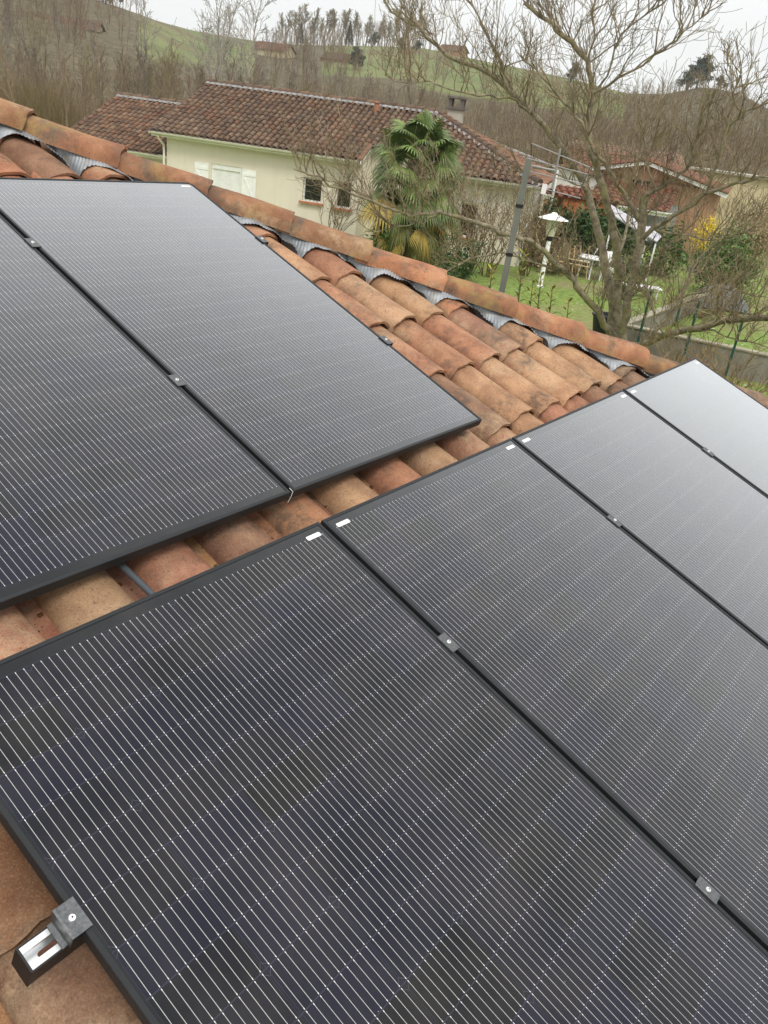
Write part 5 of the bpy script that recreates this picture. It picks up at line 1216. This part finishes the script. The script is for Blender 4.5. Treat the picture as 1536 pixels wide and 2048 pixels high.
# trees along the mid ridge and hill
for i in range(36):
    x = 568+(i/35)*275+random.uniform(-5, 5); az = az_of(x, 100); D = float(hill_dist(az))-random.uniform(8, 40); xx, yy = polar(az, D); tree_at(random.choice(fr), xx, yy, random.uniform(.75, 1.2), 'bare tree in the row on the ridge above the green field', 'bare trees on the middle ridge')
for i in range(12):
    x = random.uniform(0, 190); az = az_of(x, 40); D = float(hill_dist(az))-random.uniform(20, 90); xx, yy = polar(az, D); tree_at(random.choice(fm2), xx, yy, random.uniform(.9, 1.3), 'bare tree on the left hilltop', 'bare trees on the left hill')
for i in range(34):
    x = random.uniform(528, 700); az = az_of(x, 120); D = random.uniform(215, 330); xx, yy = polar(az, D); tree_at(random.choice(fm2), xx, yy, random.uniform(.45, .75), 'bare tree on the slope left of the green field', 'bare trees on the middle slope')
for i in range(40):
    x = random.uniform(880, 1600); az = az_of(x, 200); D = float(hill_dist(az))-random.uniform(60, 190); xx, yy = polar(az, D); tree_at(random.choice(fm2), xx, yy, random.uniform(.35, .6), 'bare tree on the right hillside behind the big bare tree', 'bare trees on the right hill')
# conifers and dark evergreens
def conifer_mesh(seed, H, R0, n=2600, cone=True):
    t = MB0(); rg = np.random.default_rng(seed)
    for i in range(n):
        f = rg.random()**.8; r = R0*(1-f) if cone else R0*math.sqrt(max(0, 1-(2*f-1)**2))*.95; a = rg.uniform(0, 6.28); q = r*rg.uniform(.55, 1.05)
        p = np.array([math.cos(a)*q, math.sin(a)*q, H*(.06+.94*f)]); d = np.array([math.cos(a), math.sin(a), -.25])+rg.normal(size=3)*.4; d /= np.linalg.norm(d); s_ = np.cross(d, rg.normal(size=3)); s_ /= np.linalg.norm(s_); L = rg.uniform(.3, .7)
        tt = rg.uniform(.6, 1.4); t.add([p-d*L*.5, p+s_*L*.22, p+d*L*.6, p-s_*L*.22], [(0, 1, 2, 3)], (tt, tt, tt))
    t.tube([(0, 0, -.5), (0, 0, H*.8)], [.2, .05], 5); return t.mesh('conifer', M_CONIF)
def clump_mesh(seed, H, R0):
    global rng
    old = rng; rng = np.random.default_rng(seed); t = MB0()
    for i in range(9):
        a = rng.uniform(0, 6.28); q = R0*rng.uniform(.1, .75); rr = R0*rng.uniform(.3, .5); leaf_mass(t, (math.cos(a)*q, math.sin(a)*q, H*rng.uniform(.3, .85)), (rr, rr, rr*.75), 420, .30, 4, 0, ((.5, .5, .5), (1.6, 1.6, 1.5)), .3)
    for i in range(3): t.tube([(0, 0, -1), (rng.normal()*.3, rng.normal()*.3, H*.4), (rng.normal()*R0*.4, rng.normal()*R0*.4, H*.75)], [.28, .18, .08], 5)
    rng = old; return t.mesh('evergreen', M_CONIF)
fw = MB0(); small = [bare_tree_mesh(90+i, 9, sp, 11, up=.35, r=.14, lev=2) for i, sp in enumerate((.7, .5, .9, .6))]
def mass(n, x0, x1, D0, D1, s0, s1, hill=None):
    for i in range(n):
        x = random.uniform(x0, x1); az = az_of(x, 120); D = random.uniform(D0, D1) if hill is None else float(hill_dist(az))-random.uniform(*hill); xx, yy = polar(az, D); z = terrain(xx, yy); s_ = random.uniform(s0, s1); a = random.uniform(0, 6.28); t = random.choice(small)
        V = np.array(t.v)*s_; ca, sa = math.cos(a), math.sin(a); V = np.stack([V[:, 0]*ca-V[:, 1]*sa+xx, V[:, 0]*sa+V[:, 1]*ca+yy, V[:, 2]+z], 1); tt = random.uniform(.75, 1.15); fw.add(V, t.f, (tt, tt*.95, tt*.9))
mass(120, 555, 860, 0, 0, .55, 1.15, (5, 45)); mass(90, 500, 900, 200, 300, .5, .9); mass(90, 860, 1700, 0, 0, .35, .6, (45, 150)); mass(110, 1280, 1720, 0, 0, .3, .55, (12, 110)); mass(150, -200, 285, 190, 320, .5, .9); mass(40, 285, 520, 130, 165, .4, .6); mass(60, -200, 480, 60, 130, .4, .7); mass(30, 545, 660, 300, 400, .6, .9)
o = fw.build('distant_wood', fm2[0].materials[0]); tag(o, 'far mass of bare grey brown woodland on the slopes', 'woodland', kind='stuff')
cA, cB = conifer_mesh(3, 9, 2.1), clump_mesh(4, 8, 3.9)
for x, y, D, me, s, lab in [(213, 45, 300, cA, .95, 'small dark conifer alone on the left green hill'), (225, 5, 318, cB, .9, 'dark evergreen on the left hilltop'), (190, 0, 316, cB, .8, 'broad evergreen shrub on the left hilltop'), (600, 95, 395, cA, .9, 'dark conifer at the left end of the ridge trees'), (697, 96, 392, cA, 1.0, 'dark slim conifer among the ridge trees'), (708, 163, 262, cB, .75, 'dark evergreen in front of the pinkish hillside house'), (745, 100, 385, cB, .7, 'round dark bush at the edge of the field'), (1392, 180, 300, cB, 1.25, 'big dark pine crowning the right hill'), (1372, 186, 296, cB, .95, 'dark pine left of the biggest one on the right hill'), (1440, 178, 305, cB, .5, 'small dark bush right of the hilltop pines'), (412, 152, 100, cB, .35, 'dark evergreen bush behind the left end of the ridge tiles'), (800, 118, 360, cB, .55, 'dark hedge clump beside the field'), (830, 124, 352, cB, .5, 'dark hedge clump under the ridge, further right'), (1140, 170, 330, cB, .8, 'dark clump on the right hill behind branches')]:
    az = az_of(x, y); xx, yy = polar(az, D); tree_at(me, xx, yy, s, lab, None, 'evergreen_tree')
# brushwood filling the woods: nobody could count it
bw = MB0()
def brush(n, az0, az1, D0, D1, h0, h1, tint):
    for i in range(n):
        az = R(rng.uniform(az0, az1)); D = rng.uniform(D0, D1); x, y = polar(az, D); z = terrain(x, y); h = rng.uniform(h0, h1); w = .006+.00014*D
        dx, dy = rng.normal(size=2)*h*.25; a = rng.uniform(0, 3.14); ca, sa = math.cos(a)*w, math.sin(a)*w; t = rng.uniform(.7, 1.25); tt = tuple(c*t for c in tint)
        bw.add([(x-ca, y-sa, z-.2), (x+ca, y+sa, z-.2), (x+dx+ca*.3, y+dy+sa*.3, z+h), (x+dx-ca*.3, y+dy-sa*.3, z+h)], [(0, 1, 2, 3)], tt)
brush(8000, 22, 48, 60, 130, .8, 2.8, (1.0, .86, .70)); brush(1500, 29, 33, 62, 72, 1.0, 4.2, (1.05, 1.0, .7)); brush(16000, 46, 92, 85, 200, 1.0, 4.0, (1.0, .82, .66)); brush(14000, 58, 92, 160, 290, .6, 2.4, (.95, .8, .68)); brush(3000, 20, 34, 180, 280, 1.0, 4.0, (.9, .75, .62))
o = bw.build('brushwood', bark('brush_bark', (.115, .09, .062), (.205, .165, .115), (.2, .18, .1), .3)); tag(o, 'grey brown brushwood and thin stems filling the woods', 'brushwood', kind='stuff')

# ------------------------------------------------------------------ the air
hz = MB0(); hz.box((CAM_C[0]+60, CAM_C[1]+60, 49), 1500, 1500, 102); ho = hz.build('haze', NG('haze_air').mat); g = ho.data.materials[0].node_tree
for n_ in list(g.nodes): g.nodes.remove(n_)
out = g.nodes.new('ShaderNodeOutputMaterial'); pv = g.nodes.new('ShaderNodeVolumePrincipled'); pv.inputs['Density'].default_value = .00028; pv.inputs['Color'].default_value = (.9, .92, .94, 1); pv.inputs['Anisotropy'].default_value = .2
g.links.new(pv.outputs[0], out.inputs['Volume']); tag(ho, 'thin pale haze in the damp winter air', 'haze', kind='stuff')
